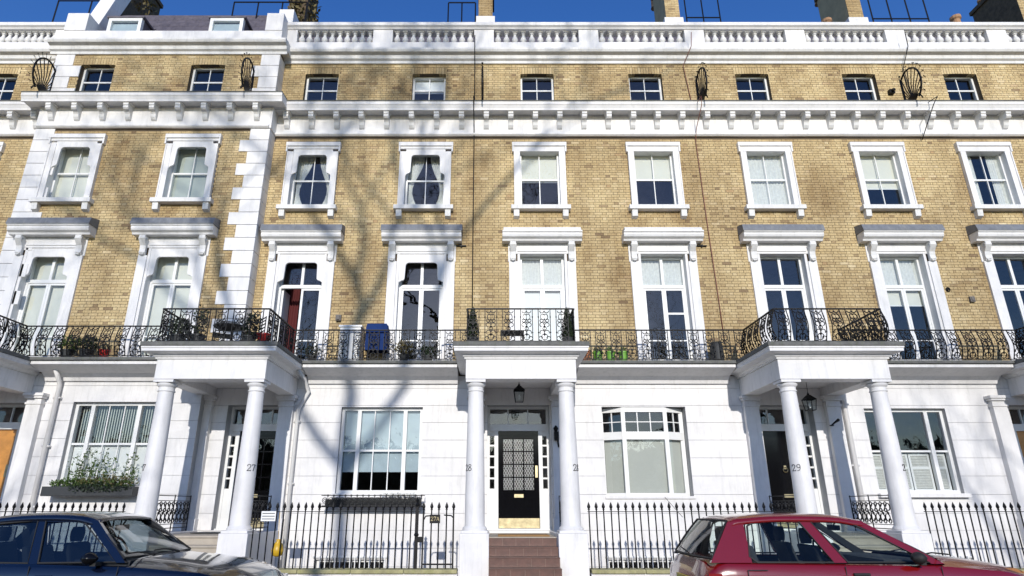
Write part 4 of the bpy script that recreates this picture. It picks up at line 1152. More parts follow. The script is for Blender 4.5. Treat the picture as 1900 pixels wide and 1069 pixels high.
# little notice and yellow bag by the steps of number 27
o = MB(); o.box(-4.46, -4.18, 12.755, 12.765, 1.24, 1.42); t = o.build('notice_plate', M['white_blind']); tag(t, 'small white notice with dark lines tied to the railings beside column 27', 'notice')
for z in (1.28, 1.33, 1.38): MB().box(-4.44, -4.20, 12.752, 12.755, z - .007, z + .007).build('printed_line', M['pot_dark'], t)
o = MB(); o.smooth = True; o.lathe([(.03, 0), (.10, .03), (.12, .12), (.09, .22), (.03, .28), (.05, .31)], -4.13, 12.92, 10, .60); o.tube([(-4.13, 12.92, .9), (-4.13, 12.85, 1.2), (-4.13, 12.83, 1.41)], .006, 4); o = o.build('yellow_bag', M['yellow']); tag(o, 'small yellow bag hanging behind the railings right of the steps of number 27', 'bag')

# ------------------------------------------------------------------ planting and things on the balconies
def leaves(mb, cx, cy, cz, rx, ry, rz, n, s, seed=0, up=.3):
    rg = random.Random(seed)
    for _ in range(n):
        while True:
            a, b, c = rg.uniform(-1, 1), rg.uniform(-1, 1), rg.uniform(-1, 1)
            if a * a + b * b + c * c < 1: break
        p = Vector((cx + a * rx, cy + b * ry, cz + c * rz)); d = Vector((rg.uniform(-1, 1), rg.uniform(-1, 1), rg.uniform(-.6, 1) + up)).normalized()
        q = d.cross(Vector((rg.uniform(-1, 1), rg.uniform(-1, 1), rg.uniform(-1, 1)))).normalized(); l = s * rg.uniform(.6, 1.4)
        mb._add([tuple(p), tuple(p + d * l * .5 + q * l * .25), tuple(p + d * l), tuple(p + d * l * .5 - q * l * .25)], [(0, 1, 2, 3)])


def twigs(mb, cx, cy, z, w, h, n, seed, r=.006):
    rg = random.Random(seed); tips = []
    for _ in range(n):
        x, y = cx + rg.uniform(-w, w), cy + rg.uniform(-.06, .06); hh = h * rg.uniform(.4, 1); dx = rg.uniform(-.2, .2)
        pts = [(x, y, z), (x + dx * .3 * hh, y + rg.uniform(-.03, .03), z + hh * .5), (x + dx * hh, y + rg.uniform(-.08, .08), z + hh)]
        mb.tube(pts, [r, r * .7, r * .3], 3); tips.append(pts)
    return tips


def pot_plant(x, y, z, r, h, pm, label, cat='potted plant', foliage=None, lm='leaf', seed=1, group=None):
    t = thing('potted_plant', (x, y, z), label, cat, group)
    MB().lathe([(r * .68, 0), (r * .9, h * .85), (r, h * .86), (r, h), (r * .85, h), (r * .8, h * .85)], x, y, 14, z).build('pot', M[pm], t, smooth_angle=40)
    if foliage:
        b = MB(); rx, rz, n, s = foliage; leaves(b, x, y, z + h + rz * .8, rx, rx * .8, rz, n, s, seed); b.build('foliage', M[lm], t)
        b = MB(); twigs(b, x, y, z + h * .8, rx * .5, rz * 1.4, 5, seed); b.build('stem', M['bark'], t)
    return t


ZB = 4.737
# porch balcony of 27: table, chairs, pots
pot_plant(-4.92, 12.95, ZB, .15, .26, 'pot_red', 'red glazed pot at the right corner of the porch balcony of number 27')
pot_plant(-6.72, 12.9, ZB, .16, .22, 'pot_dark', 'dark bushy plant at the left corner of the porch balcony of number 27', foliage=(.22, .22, 260, .07), lm='leaf_dark', seed=2)
pot_plant(-6.35, 13.0, ZB, .16, .25, 'pot_dark', 'tall dark shrub second from the left on the porch balcony of number 27', foliage=(.17, .38, 300, .06), lm='leaf_dark', seed=3)
pot_plant(-5.25, 13.0, ZB, .16, .22, 'pot_dark', 'dark spiky plant left of the red pot on the balcony of number 27', foliage=(.22, .30, 260, .08), lm='leaf_dark', seed=4)
t = thing('balcony_table', (-5.82, 13.3, ZB), 'round black table on the porch balcony of number 27', 'table')
MB().lathe([(.34, 0), (.35, .01), (.35, .025), (.34, .03)], -5.82, 13.3, 24, ZB + .50).build('tabletop', M['pot_dark'], t)
for k in range(3):
    a = R(90 + 120 * k); MB().tube([(-5.82 + .3 * math.cos(a), 13.3 + .3 * math.sin(a), ZB), (-5.82 + .06 * math.cos(a), 13.3 + .06 * math.sin(a), ZB + .3), (-5.82 + .2 * math.cos(a), 13.3 + .2 * math.sin(a), ZB + .5)], .012, 5).build('leg', M['iron'], t)


def chair(x, y, rz, label):
    t = thing('balcony_chair', (x, y, ZB), label, 'chair')
    def rp(px, py, pz): return (x + px * math.cos(rz) - py * math.sin(rz), y + px * math.sin(rz) + py * math.cos(rz), ZB + pz)
    MB().prism([rp(a, b, 0)[:2] for a, b in ((-.2, -.2), (.2, -.2), (.2, .2), (-.2, .2))], ZB + .42, ZB + .44, 'z').build('seat', M['pot_dark'], t)
    for a, b, hh in ((-.19, -.19, .42), (.19, -.19, .42), (-.19, .19, .85), (.19, .19, .85)): MB().tube([rp(a, b, 0), rp(a, b, hh)], .012, 5).build('leg', M['iron'], t)
    m = MB()
    for z in (.52, .60, .68, .76, .83): m.tube([rp(-.19, .19, z), rp(.19, .19, z)], .014, 4)
    m.build('backrest', M['iron'], t)


chair(-6.15, 13.75, R(20), 'black slatted chair left of the round balcony table of number 27')
chair(-5.42, 13.6, R(-50), 'black slatted chair right of the round balcony table of number 27')
# long balcony of 27
t = thing('storage_box', (-3.42, 14.62, ZB), 'white louvred storage box on the balcony left of the blue cover', 'storage box')
MB().box(-3.68, -3.18, 14.45, 14.85, ZB, ZB + .84).build('carcass', M['frame'], t, bevel=.01)
MB().box(-3.71, -3.15, 14.42, 14.88, ZB + .84, ZB + .89).build('lid', M['frame'], t, bevel=.01)
for k in range(4): MB().box(-3.655 + k * .115, -3.565 + k * .115, 14.437, 14.449, ZB + .06, ZB + .80).build('plank', M['frame'], t)
b = MB(); rows = []
for j in range(8):
    z = ZB + .28 + .65 * j / 7; w = .26 + .015 * math.sin(j * 1.3) - .02 * (j / 7) ** 4; d_ = .17
    rows.append([(-2.80 + w * math.cos(a) * (1 / max(abs(math.cos(a)), abs(math.sin(a)))) * .98 + .008 * math.sin(5 * a + j), 14.62 + d_ * math.sin(a) * (1 / max(abs(math.cos(a)), abs(math.sin(a)))), z) for a in [R(15 * q) for q in range(24)]])
b.loft(rows, closed=True); b._add([rows[-1][k] for k in range(24)], [tuple(range(24))]); b.smooth = True
t = thing('covered_barbecue', (-2.80, 14.62, ZB), 'blue tarpaulin cover over a stand on the long balcony of number 27', 'covered barbecue'); b.build('cover', M['blue'], t, smooth_angle=35)
for a, c in ((-.2, -.12), (.2, -.12), (-.2, .12), (.2, .12)): MB().tube([(-2.8 + a, 14.62 + c, ZB), (-2.8 + a, 14.62 + c, ZB + .35)], .014, 5).build('leg', M['iron'], t)
pot_plant(-2.12, 14.5, ZB, .13, .17, 'pot_dark', 'leafy yellow-green plant left on the balcony before the tree-reflecting window', foliage=(.26, .18, 320, .07), lm='leaf_dry', seed=5)
pot_plant(-1.55, 14.5, ZB, .13, .14, 'pot_dark', 'low dark green plant right on the balcony before the tree-reflecting window', foliage=(.28, .13, 300, .06), lm='leaf_dark', seed=6)
pot_plant(-4.30, 14.5, ZB, .12, .14, 'pot_dark', 'small dark plant on the long balcony beside the open french window', foliage=(.2, .14, 200, .06), lm='leaf_dark', seed=8)
# porch balcony of 28
for x, l in ((-.44, 'left'), (1.60, 'right')):
    t = thing('conical_shrub', (x, 12.93, ZB), 'narrow dark conical shrub at the %s end of the porch balcony of number 28' % l, 'shrub')
    MB().lathe([(.10, 0), (.13, .16), (.12, .17)], x, 12.93, 12, ZB).build('pot', M['pot_dark'], t)
    b = MB(); rg = random.Random(11 if x < 0 else 12)
    for _ in range(900):
        z = rg.random() ** 1.3; rr = (.17 * (1 - z) ** .8 + .015) * (.5 + .5 * z ** .2) * rg.random() ** .35; a = rg.uniform(0, 6.3)
        p = Vector((x + rr * math.cos(a), 12.93 + rr * math.sin(a), ZB + .15 + z * .66)); d = Vector((math.cos(a) * .5, math.sin(a) * .5, 1)).normalized() * .06; q = Vector((-math.sin(a), math.cos(a), 0)) * .014
        b._add([tuple(p - q), tuple(p + q), tuple(p + d)], [(0, 1, 2)])
    b.build('foliage', M['leaf_dark'], t)
t = thing('balcony_table', (.42, 13.35, ZB), 'small slatted black table on the porch balcony of number 28', 'table')
for k in range(5): MB().box(.16, .68, 13.12 + k * .095, 13.19 + k * .095, ZB + .38, ZB + .40).build('slat', M['pot_dark'], t)
for a, c in ((.18, 13.14), (.66, 13.14), (.18, 13.56), (.66, 13.56)): MB().box(a - .012, a + .012, c - .012, c + .012, ZB, ZB + .38).build('leg', M['iron'], t)
# long balcony of 28
pot_plant(2.22, 14.55, ZB, .13, .28, 'pot_clay', 'terracotta pot at the left end of the row of green pots', foliage=(.10, .05, 40, .05), seed=9)
for k, (x, wd) in enumerate(((2.50, 'leafy green tub beside the terracotta pot'), (2.80, 'green tub in the middle of the row on the balcony of number 28'), (3.10, 'green tub nearest the lace-lit french window'))):
    pot_plant(x, 14.55, ZB, .13, .25, 'pot_green', wd, foliage=(.10, .06, 60, .05), seed=20 + k, group='green tubs on the balcony of number 28')
o = MB(); o.lathe([(.12, 0), (.15, .05), (.15, .38), (.13, .44), (.14, .48)], 5.35, 14.55, 14, ZB); o = o.build('dark_urn', M['pot_dark']); tag(o, 'tall dark urn at the right end of the long balcony of number 28', 'urn')
# long balcony of 26
for x, lm, l, sd_ in ((-9.9, 'leaf', 'trailing green plant left on the balcony above the vertical-slat window', 31), (-9.45, 'leaf_dark', 'dark trailing plant between green one and red pot on the left balcony', 32)):
    pot_plant(x, 14.15, ZB, .15, .2, 'pot_dark', l, foliage=(.26, .18, 300, .07), lm=lm, seed=sd_)
pot_plant(-9.02, 14.15, ZB, .12, .2, 'pot_red', 'small dull red pot on the left long balcony', foliage=(.12, .08, 60, .05), lm='leaf_dark', seed=33)
pot_plant(-11.6, 12.95, ZB, .18, .24, 'pot_dark', 'dark bushy plant on the balcony cut by the left edge', foliage=(.3, .22, 300, .08), lm='leaf_dark', seed=34)

# window boxes
t = thing('window_box', (-8.85, 14.4, 1.72), 'dark window box full of wild green sprigs left of the column of number 27', 'window box')
MB().box(-9.86, -7.86, 14.28, 14.52, 1.72, 1.92).build('trough', M['pot_dark'], t, bevel=.01)
b = MB(); leaves(b, -9.35, 14.38, 1.97, .45, .12, .10, 500, .06, 41)
leaves(b, -8.6, 14.38, 1.97, .75, .12, .10, 900, .055, 42); b.build('foliage', M['leaf'], t)
leaves_f = MB(); leaves(leaves_f, -8.6, 14.25, 1.88, .7, .06, .10, 420, .06, 47); leaves_f.build('trailing_foliage', M['leaf_dark'], t)
b = MB(); leaves(b, -8.5, 14.36, 2.0, .7, .14, .16, 500, .06, 43); b.build('dry_foliage', M['leaf_dry'], t)
b = MB(); tips = twigs(b, -8.65, 14.38, 1.9, .75, .85, 52, 44)
for pts in tips:
    for p in pts[1:]:
        for _ in range(4):
            leaves(b, p[0], p[1], p[2] - random.random() * .15, .04, .04, .08, 2, .06, int(random.random() * 1e6))
b.build('sprigs', M['leaf'], t)
t = thing('window_box', (-2.65, 14.8, 1.5), 'long black openwork iron window box under the blue-blinded window', 'window box')
b = MB(); x0, x1 = -3.80, -1.55
b.box(x0, x1, 14.62, 14.86, 1.50, 1.53)
for z, w in ((1.50, .014), (1.56, .008), (1.74, .012)): b.tube([(x0 - .02, 14.62, z), (x1 + .02, 14.62, z)], w, 4); b.tube([(x0, 14.62, z), (x0, 14.86, z)], w, 4); b.tube([(x1, 14.62, z), (x1, 14.86, z)], w, 4)
b.build('frame', M['iron'], t)
rm = MB(); rm.ring((0, 0, .09), .055, 'y', .009, 10, 4); rm.ring((0, 0, .09), .025, 'y', .008, 8, 4); rm.tube([(.065, 0, 0), (.065, 0, .20)], .007, 4); rm.ring((.065, 0, .19), .02, 'y', .007, 6, 4); rmm = rm.mesh('rosette', M['iron'])
k = x0 + .06
while k < x1: place('rosette', rmm, t, (k, 14.615, 1.545)); k += .13
MB().box(x0 + .06, x1 - .06, 14.66, 14.82, 1.53, 1.66).build('liner', M['pot_dark'], t)
b = MB(); leaves(b, -2.1, 14.73, 1.74, .5, .07, .05, 260, .05, 45); b.build('foliage', M['sheer'], t)

# ------------------------------------------------------------------ chimneys and roof rails
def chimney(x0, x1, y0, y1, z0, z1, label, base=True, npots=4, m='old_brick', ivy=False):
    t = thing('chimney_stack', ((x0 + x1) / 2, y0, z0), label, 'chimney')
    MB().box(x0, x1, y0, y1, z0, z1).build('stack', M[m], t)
    rw = MB(); z = z0 + (.5 if base else 0)
    while z < z1 - .05 and not ivy:
        x = x0 - (.11 if int((z - z0) / .075) % 2 else 0)
        while x < x1:
            a, b_ = max(x, x0), min(x + .215, x1); x += .225
            if b_ - a > .03: rw.box(a, b_, y0 - .01, y0 + .002, z, z + .065, rnd_tint() * .7)
        z += .075
    if rw.v: tag(rw.build('brickwork', M['brick'], t, tint=True), kind='stuff')
    if ivy:
        b = MB(); leaves(b, (x0 + x1) / 2, (y0 + y1) / 2, (z0 + z1) / 2, (x1 - x0) * .78, (y1 - y0) * .72, (z1 - z0) * .75, 2600, .16, int(abs(x0) * 10)); b.build('ivy', M['leaf_dry'], t)
    if base: MB().box(x0 - .08, x1 + .08, y0 - .08, y1, z0, z0 + .5).build('base', M['stucco'], t, bevel=.01)
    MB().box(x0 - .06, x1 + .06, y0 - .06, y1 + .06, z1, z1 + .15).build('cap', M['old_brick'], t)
    for k in range(npots):
        px = (x0 + x1) / 2; py = y0 + .3 + k * .5
        MB().lathe([(.15, 0), (.13, .05), (.12, .5), (.16, .52), (.16, .6), (.11, .6)], px, py, 12, z1 + .15).build('chimney_pot', M['terracotta_pot'], t)


chimney(-.50, -.02, 17.0, 19, 16.75, 19.4, 'slim brick chimney on a white base above the black cable')
chimney(5.90, 6.38, 17.0, 18.2, 16.7, 19.2, 'tan chimney stack with dark flank above the red-brown cable', m='tan')
chimney(12.15, 12.65, 17.0, 18.5, 16.7, 19.4, 'wide tan chimney stack with open iron guard, right of centre', m='tan')
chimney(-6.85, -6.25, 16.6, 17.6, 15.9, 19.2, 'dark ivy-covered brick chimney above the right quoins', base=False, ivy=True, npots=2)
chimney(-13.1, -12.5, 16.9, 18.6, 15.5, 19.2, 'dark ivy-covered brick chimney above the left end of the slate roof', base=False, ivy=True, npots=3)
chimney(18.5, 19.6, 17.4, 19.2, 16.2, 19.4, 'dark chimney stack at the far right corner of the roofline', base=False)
for x, y, z, l in ((15.95, 17.2, 16.9, 'leaning tall round clay chimney pot left of the dark far-right stack'), (15.25, 17.2, 16.5, 'short round clay chimney pot farthest left of the far-right group'), (11.55, 17.3, 16.85, 'small clay chimney pot with flared top left of the tan stack'), (11.2, 17.3, 16.4, 'lowest small clay pot left of the tan stack')):
    o = MB(); o.lathe([(.14, 0), (.12, .4), (.17, .45), (.17, .55), (.10, .6)], x, y, 12, z); o = o.build('chimney_pot', M['terracotta_pot']); tag(o, l, 'chimney pot')


def roof_rail(x0, x1, y, z0, z1, label, nx=3):
    t = thing('roof_guardrail', ((x0 + x1) / 2, y, z0), label, 'guardrail', 'black guardrails along the roof')
    m = MB()
    for z in (z1, (z0 + z1) / 2 + .1): m.tube([(x0, y, z), (x1, y, z)], .024, 5)
    m.build('rail', M['iron'], t)
    for k in range(nx + 1):
        x = x0 + (x1 - x0) * k / nx; MB().tube([(x, y, z0), (x, y + .02, z1)], .024, 5).build('post', M['iron'], t)


roof_rail(-1.52, -.60, 16.8, 15.8, 17.7, 'thin black roof guardrail left of the slim central chimney', 2)
roof_rail(6.60, 7.75, 17.0, 15.8, 18.5, 'black roof guardrail right of the tan chimney above the red-brown cable', 2)
roof_rail(12.95, 14.85, 17.0, 15.8, 18.4, 'black roof guardrail right of the wide tan stack', 3)
roof_rail(-14.3, -12.1, 16.2, 15.2, 17.2, 'black roof guardrail at the far left corner', 2)
roof_rail(-8.35, -6.0, 15.9, 14.8, 16.85, 'black roof guardrail in front of the right dormer', 3)

# ------------------------------------------------------------------ ground, road, pavement
tag(MB().box(-400, 400, -400, 12.62, -.40, -.06).build('ground', M['earth']), kind='structure')
tag(MB().box(-400, 400, 25, 500, -.40, -.06).build('ground', M['earth']), kind='structure')
tag(MB().box(-60, 60, -3.5, 9.0, -.059, 0).build('road', M['asphalt']), kind='structure')
for y in (8.55, 8.72): tag(MB().box(-60, 60, y, y + .07, .001, .005).build('road_marking', M['paint_line']), kind='structure')
pv = MB().box(-60, 60, 9.15, 12.69, -.058, .106).build('pavement', M['mortar']); tag(pv, kind='structure')
kb = MB().box(-60, 60, 9.0, 9.149, -.058, .10).build('kerb', M['kerb']); tag(kb, kind='structure')
ps = MB(); ps.box(-.372, .372, -.292, .292, 0, .014); psm = ps.mesh('paving_slab', M['pave'])
ny = 0; y = 9.15 + .3
while y < 12.5:
    x = -9 + (.38 if ny % 2 else 0)
    while x < 9.5: place('paving_slab', psm, pv, (x, y, .106 + random.random() * .002)); x += .76
    y += .60; ny += 1
ks = MB(); ks.box(-.44, .44, -.07, .07, 0, .012); ksm = ks.mesh('kerb_stone', M['kerb']); x = -9
while x < 9.5: place('kerb_stone', ksm, kb, (x, 9.075, .10)); x += .9
tag(MB().box(-60, 60, 12.62, 15.3, -2.75, -2.6).build('basement_floor', M['pave']), kind='structure')
tag(MB().box(-60, 60, 12.69, 12.80, -2.6, -.05).build('area_retaining_wall', M['stucco_old']), kind='structure')
tag(MB().box(-60, 60, -7.0, -3.5, -.058, .12).build('far_pavement', M['pave']), kind='structure')

# ------------------------------------------------------------------ cars
def lerp(a, b, t): return a + (b - a) * t


def prof(tab, x):
    for (x0, z0), (x1, z1) in zip(tab, tab[1:]):
        if x <= x1:
            t = (x - x0) / (x1 - x0) if x1 > x0 else 0; return lerp(z0, z1, t)
    return tab[-1][1]


def smooth_tab(tab, n=4):
    """Catmull-Rom refinement"""
    out = []
    for i in range(len(tab) - 1):
        p0 = tab[max(i - 1, 0)]; p1 = tab[i]; p2 = tab[i + 1]; p3 = tab[min(i + 2, len(tab) - 1)]
        for k in range(n):
            t = k / n
            def f(c): return .5 * (2 * p1[c] + (p2[c] - p0[c]) * t + (2 * p0[c] - 5 * p1[c] + 4 * p2[c] - p3[c]) * t * t + (3 * p1[c] - p0[c] - 3 * p2[c] + p3[c]) * t ** 3)
            out.append((p1[0] + (p2[0] - p1[0]) * t, f(1)))
    out.append(tab[-1]); return out


def make_car(spec):
    """car built nose towards +x; s runs from the tail (0) to the nose (L)"""
    X0, YC, L, W = spec['x0'], spec['yc'], spec['L'], spec['W']; hwid = W / 2
    t = thing(spec['name'], (X0 + L / 2, YC, 0), spec['label'], 'car'); pm = M[spec['paint']]
    deck = smooth_tab(spec['deck'], 5); belt = spec['belt']; plan = smooth_tab(spec['plan'], 5)
    # lower body: sections across the car
    ss = sorted(set([round(L * k / 44, 4) for k in range(45)] + [a for a, _ in spec['deck']]))
    rows = []
    for s in ss:
        zd = prof(deck, s); w = hwid * prof(plan, s); zb = min(prof(belt, s), zd); sec = []
        zl = .24
        pts = [(0, zl), (w * .86, zl), (w * .955, zl + .07), (w * .985, .45), (w, .60), (w * .995, lerp(.60, zb, .6)), (w * .975, zb - .03), (w * .945, zb), (w * .90, min(zb + .012, lerp(zb, zd, .3))), (w * .72, lerp(zb, zd, .75)), (w * .4, zd - .004), (0, zd)]
        for y, z in pts: sec.append((X0 + s, YC - y, min(z, max(zd, .3)) if y else z))
        for y, z in pts[-2:0:-1]: sec.append((X0 + s, YC + y, min(z, max(zd, .3))))
        rows.append(sec)
    b = MB(); b.loft(rows, closed=True)
    n = len(rows[0]); b._add(rows[0], [tuple(range(n))]); b._add(rows[-1], [tuple(range(n - 1, -1, -1))])
    # cut the cabin hole: drop deck faces between the glass bases
    keep = []; c0, c1 = spec['cabin']
    for f in b.f:
        xs = [b.v[i][0] - X0 for i in f]; ys = [abs(b.v[i][1] - YC) for i in f]; zs = [b.v[i][2] for i in f]
        if min(xs) >= c0 - .001 and max(xs) <= c1 + .001 and max(ys) <= hwid * .905 and min(zs) > .5: continue
        if any(math.hypot(sum(xs) / len(xs) - wx, sum(zs) / len(zs) - .30) < .335 and sum(ys) / len(ys) > hwid * .7 for wx in spec['wheels']): continue
        keep.append(f)
    b.f = keep; b.t = [.5] * len(keep); b.build('body', pm, t, smooth_angle=32)
    # roof
    rt = smooth_tab(spec['roof'], 4); rw = spec['roofw']; rows = []
    for s, z in rt:
        r_ = rw
        rows.append([(X0 + s, YC + y, z - dz) for y, dz in ((-r_ - .035, .07), (-r_ - .01, .035), (-r_ + .05, .012), (-r_ * .5, .0), (0, -.006), (r_ * .5, 0), (r_ - .05, .012), (r_ + .01, .035), (r_ + .035, .07))])
    b = MB(); b.loft(rows); ro = b.build('roof', pm, t, smooth_angle=50); so = ro.modifiers.new('solid', 'SOLIDIFY'); so.thickness = .03; so.offset = -1
    # pillars and side glass
    def side(s, z):      # point on the cabin side, leaning inwards with height
        k = (z - spec['zb']) / (spec['zr'] - spec['zb']); return lerp(hwid * .915, rw + .03, k)
    for q in (-1, 1):
        for nm, quad in spec['pillars']:
            pts = [(X0 + s, YC + q * side(s, z), z) for s, z in quad]; inn = [(x, y - q * .05, z) for x, y, z in pts]
            m = MB(); k = len(pts)
            m._add(pts + inn, [tuple(range(k)), tuple(range(2 * k - 1, k - 1, -1))] + [(i, i + k, (i + 1) % k + k, (i + 1) % k) for i in range(k)])
            pil = m.build('pillar', pm, t)
            in1 = [(x, y - q * .052, z) for x, y, z in pts]; in2 = [(x, y - q * .062, z) for x, y, z in pts]; m = MB()
            m._add(in1 + in2, [tuple(range(k)), tuple(range(2 * k - 1, k - 1, -1))] + [(i, i + k, (i + 1) % k + k, (i + 1) % k) for i in range(k)]); m.build('pillar_trim', M['seat'], pil)
        for quad in spec['windows']:
            pts = [(X0 + s, YC + q * (side(s, z) - .012), z) for s, z in quad]; m = MB(); m._add(pts, [tuple(range(len(pts)))])
            g = m.build('side_window', M[spec['glass']], t)
            sm = MB(); sm.tube([(x, y + q * .008, z) for x, y, z in pts], .013, 4, close=True); sm.build('window_seal', M['rubber'] if spec['seal'] else M['rubber'], g)
    # windscreen, rear screen
    for nm, (s0, z0, s1, z1) in (('windscreen', spec['ws']), ('rear_screen', spec['rs'])):
        rows = []
        for k in range(5):
            u = k / 4; s, z = lerp(s0, s1, u), lerp(z0, z1, u) + .015 * math.sin(u * math.pi); wd = lerp(hwid * .87, rw + .0, u)
            bow = (.10 if nm == 'windscreen' else -.07) * (1 - .3 * u)
            rows.append([(X0 + s - bow * (y * y), YC + wd * y, z) for y in (-1, -.75, -.4, 0, .4, .75, 1)])
        m = MB(); m.loft(rows); m.smooth = True; g = m.build(nm, M[spec['glass']], t)
        m = MB(); edge = rows[0] + [r[-1] for r in rows[1:]] + rows[-1][-2::-1] + [r[0] for r in rows[-2:0:-1]]; m.tube(edge, .014, 4, close=True); m.build('screen_seal', M['rubber'], g)
        if nm == 'windscreen':
            for y in (-.35, .25): MB().tube([(X0 + s0 + .01, YC + y, z0 + .01), (X0 + s0 - .04, YC + y - .28, z0 + .05), (X0 + s0 - .03, YC + y - .55, z0 + .05)], .008, 4).build('wiper', M['rubber'], g)
        else: MB().tube([(X0 + s0 - .01, YC - .05, z0 + .03), (X0 + s0 + .03, YC + .35, z0 + .07)], .009, 4).build('wiper', M['rubber'], g)
    # wheels
    for wx in spec['wheels']:
        for q in (-1, 1):
            def wl(pr):
                m = MB(); nn = 24; rows = []
                for r_, o in pr: rows.append([(X0 + wx + r_ * math.cos(2 * math.pi * k / nn), YC + q * (hwid - .03 - o), .30 + r_ * math.sin(2 * math.pi * k / nn)) for k in range(nn)])
                m.loft(rows, closed=True); return m
            ty = wl([(.19, .01), (.28, 0), (.305, .03), (.305, .16), (.28, .19), (.19, .18)]); w_ = ty.build('wheel', M['rubber'], t, smooth_angle=40)
            rm_ = wl([(.19, .01), (.17, .03), (.05, .02), (.045, .005), (.001, .005)]); rm_.build('rim', M['chrome'], w_, smooth_angle=40)
            arch = MB(); arch.tube([(X0 + wx + .335 * math.cos(R(a)), YC + q * (hwid - .02), .30 + .335 * math.sin(R(a))) for a in range(-10, 191, 20)], .012, 5); arch.build('wheel_arch', pm, t)
            ac = MB(); pr_ = [(X0 + wx + .335 * math.cos(R(a)), .30 + .335 * math.sin(R(a))) for a in range(-20, 201, 20)]
            ac.loft([[(x, YC + q * (hwid - .02), z) for x, z in pr_], [(x, YC + q * (hwid - .35), z) for x, z in pr_]]); ac.build('arch_liner', M['rubber'], t)
    MB().box(X0 + .25, X0 + L - .3, YC - hwid * .8, YC + hwid * .8, .22, .26).build('underbody', M['rubber'], t)
    # mirrors, handles
    for q in (-1, 1):
        s, z = spec['mirror']; m = MB(); cx, cy = X0 + s, YC + q * (hwid + .06)
        rows = []
        for k in range(7):
            u = k / 6; r_ = math.sin(math.pi * (.12 + .8 * u)); rows.append([(cx - .09 + .16 * u, cy + .085 * r_ * math.cos(a), z + .065 * r_ * math.sin(a)) for a in [R(30 * j) for j in range(12)]])
        m.loft(rows, closed=True); m._add(rows[0], [tuple(range(12))]); m._add(rows[-1], [tuple(range(11, -1, -1))]); mr = m.build('door_mirror', M[spec['mirrormat']], t, smooth_angle=50)
        MB().box(cx + .0, cx + .06, *sorted((YC + q * (hwid * .93), cy)), z - .075, z - .045).build('mirror_arm', M['rubber'], mr)
        for s, z in spec['handles']: MB().box(X0 + s - .09, X0 + s + .09, *sorted((YC + q * hwid * .985, YC + q * (hwid + .022))), z - .016, z + .012).build('door_handle', M[spec['handlemat']], t, bevel=.008)
        for s0, z0, s1, z1 in spec['lines']:
            yy = YC + q * (hwid + .0012); m = MB(); m.tube([(X0 + s0, YC + q * (hwid * .99), z0), (X0 + lerp(s0, s1, .5), YC + q * hwid * .998, lerp(z0, z1, .5)), (X0 + s1, YC + q * (hwid * .995), z1)], .005, 4); m.build('panel_gap', M['rubber'], t)
        for nm, mm, s0, s1, z0, z1 in spec['lamps']:
            a = hwid * min(prof(plan, s0), prof(plan, s1)); m = MB(); w0, w1 = hwid * prof(plan, s0), hwid * prof(plan, s1)
            m._add([(X0 + s0, YC + q * (w0 + .006), z0), (X0 + s1, YC + q * (w1 + .006), z0), (X0 + s1, YC + q * (w1 + .006), z1), (X0 + s0, YC + q * (w0 + .006), z1), (X0 + s0, YC + q * (w0 - .06), z0), (X0 + s1, YC + q * (w1 - .06), z0), (X0 + s1, YC + q * (w1 - .06), z1), (X0 + s0, YC + q * (w0 - .06), z1)],
                   [(0, 1, 2, 3), (4, 7, 6, 5), (0, 4, 5, 1), (1, 5, 6, 2), (2, 6, 7, 3), (3, 7, 4, 0)]); m.build(nm, M[mm], t)
    # interior
    for s in spec['seats']:
        for q in (-1, 1):
            st = MB(); y = YC + q * .36; st.smooth = True
            st.loft([[(X0 + s + .25 * 1 - .02, y + a, .58) for a in (-.22, .22)], [(X0 + s - .22, y + a, .55) for a in (-.22, .22)]])
            bk = [(X0 + s - .20, .55), (X0 + s - .12, .55), (X0 + s - .28, 1.08), (X0 + s - .36, 1.08)]
            m = MB(); m.box(X0 + s - .22, X0 + s + .28, y - .23, y + .23, .42, .58); m.prism(bk, y - .23, y + .23, 'y'); se = m.build('seat', M['seat'], t, bevel=.03)
            m = MB(); rows = []
            for k in range(7):
                u = k / 6; r_ = .135 * math.sin(math.pi * (.1 + .8 * u)) ** .6; rows.append([(X0 + s - .33 + .05 * math.cos(a) , y + r_ * 1.0 * math.cos(a) * 0 + (.13 * math.sin(math.pi * (.15 + .7 * u)) ** .4) * math.sin(a), 1.09 + .17 * u) for a in [R(30 * j) for j in range(12)]])
            m.loft(rows, closed=True); m._add(rows[-1], [tuple(range(11, -1, -1))]); m.build('headrest', M['seat'], se, smooth_angle=60)
    s0, z0 = spec['ws'][0], spec['ws'][1]
    MB().prism([(X0 + s0 - .04, z0 - .03), (X0 + s0 - .65, z0 - .02), (X0 + s0 - .72, z0 - .25), (X0 + s0 - .1, z0 - .3)], YC - hwid * .84, YC + hwid * .84, 'y').build('dashboard', M['seat'], t)
    sw = MB(); cx, cz = X0 + s0 - .80, z0 - .02
    sw.tube([(cx - .06 * math.sin(R(a)), YC + spec['drv'] * .36 + .185 * math.cos(R(a)), cz + .175 * math.sin(R(a))) for a in range(0, 360, 20)], .014, 6, close=True); sw.tube([(cx, YC + spec['drv'] * .36 - .18, cz), (cx + .02, YC + spec['drv'] * .36, cz - .02), (cx, YC + spec['drv'] * .36 + .18, cz)], .018, 5); sw.tube([(cx, YC + spec['drv'] * .36, cz - .02), (cx + .3, YC + spec['drv'] * .36, cz - .12)], .03, 6); sw.build('steering_wheel', M['rubber'], t)
    s1, z1 = spec['ws'][2], spec['ws'][3]
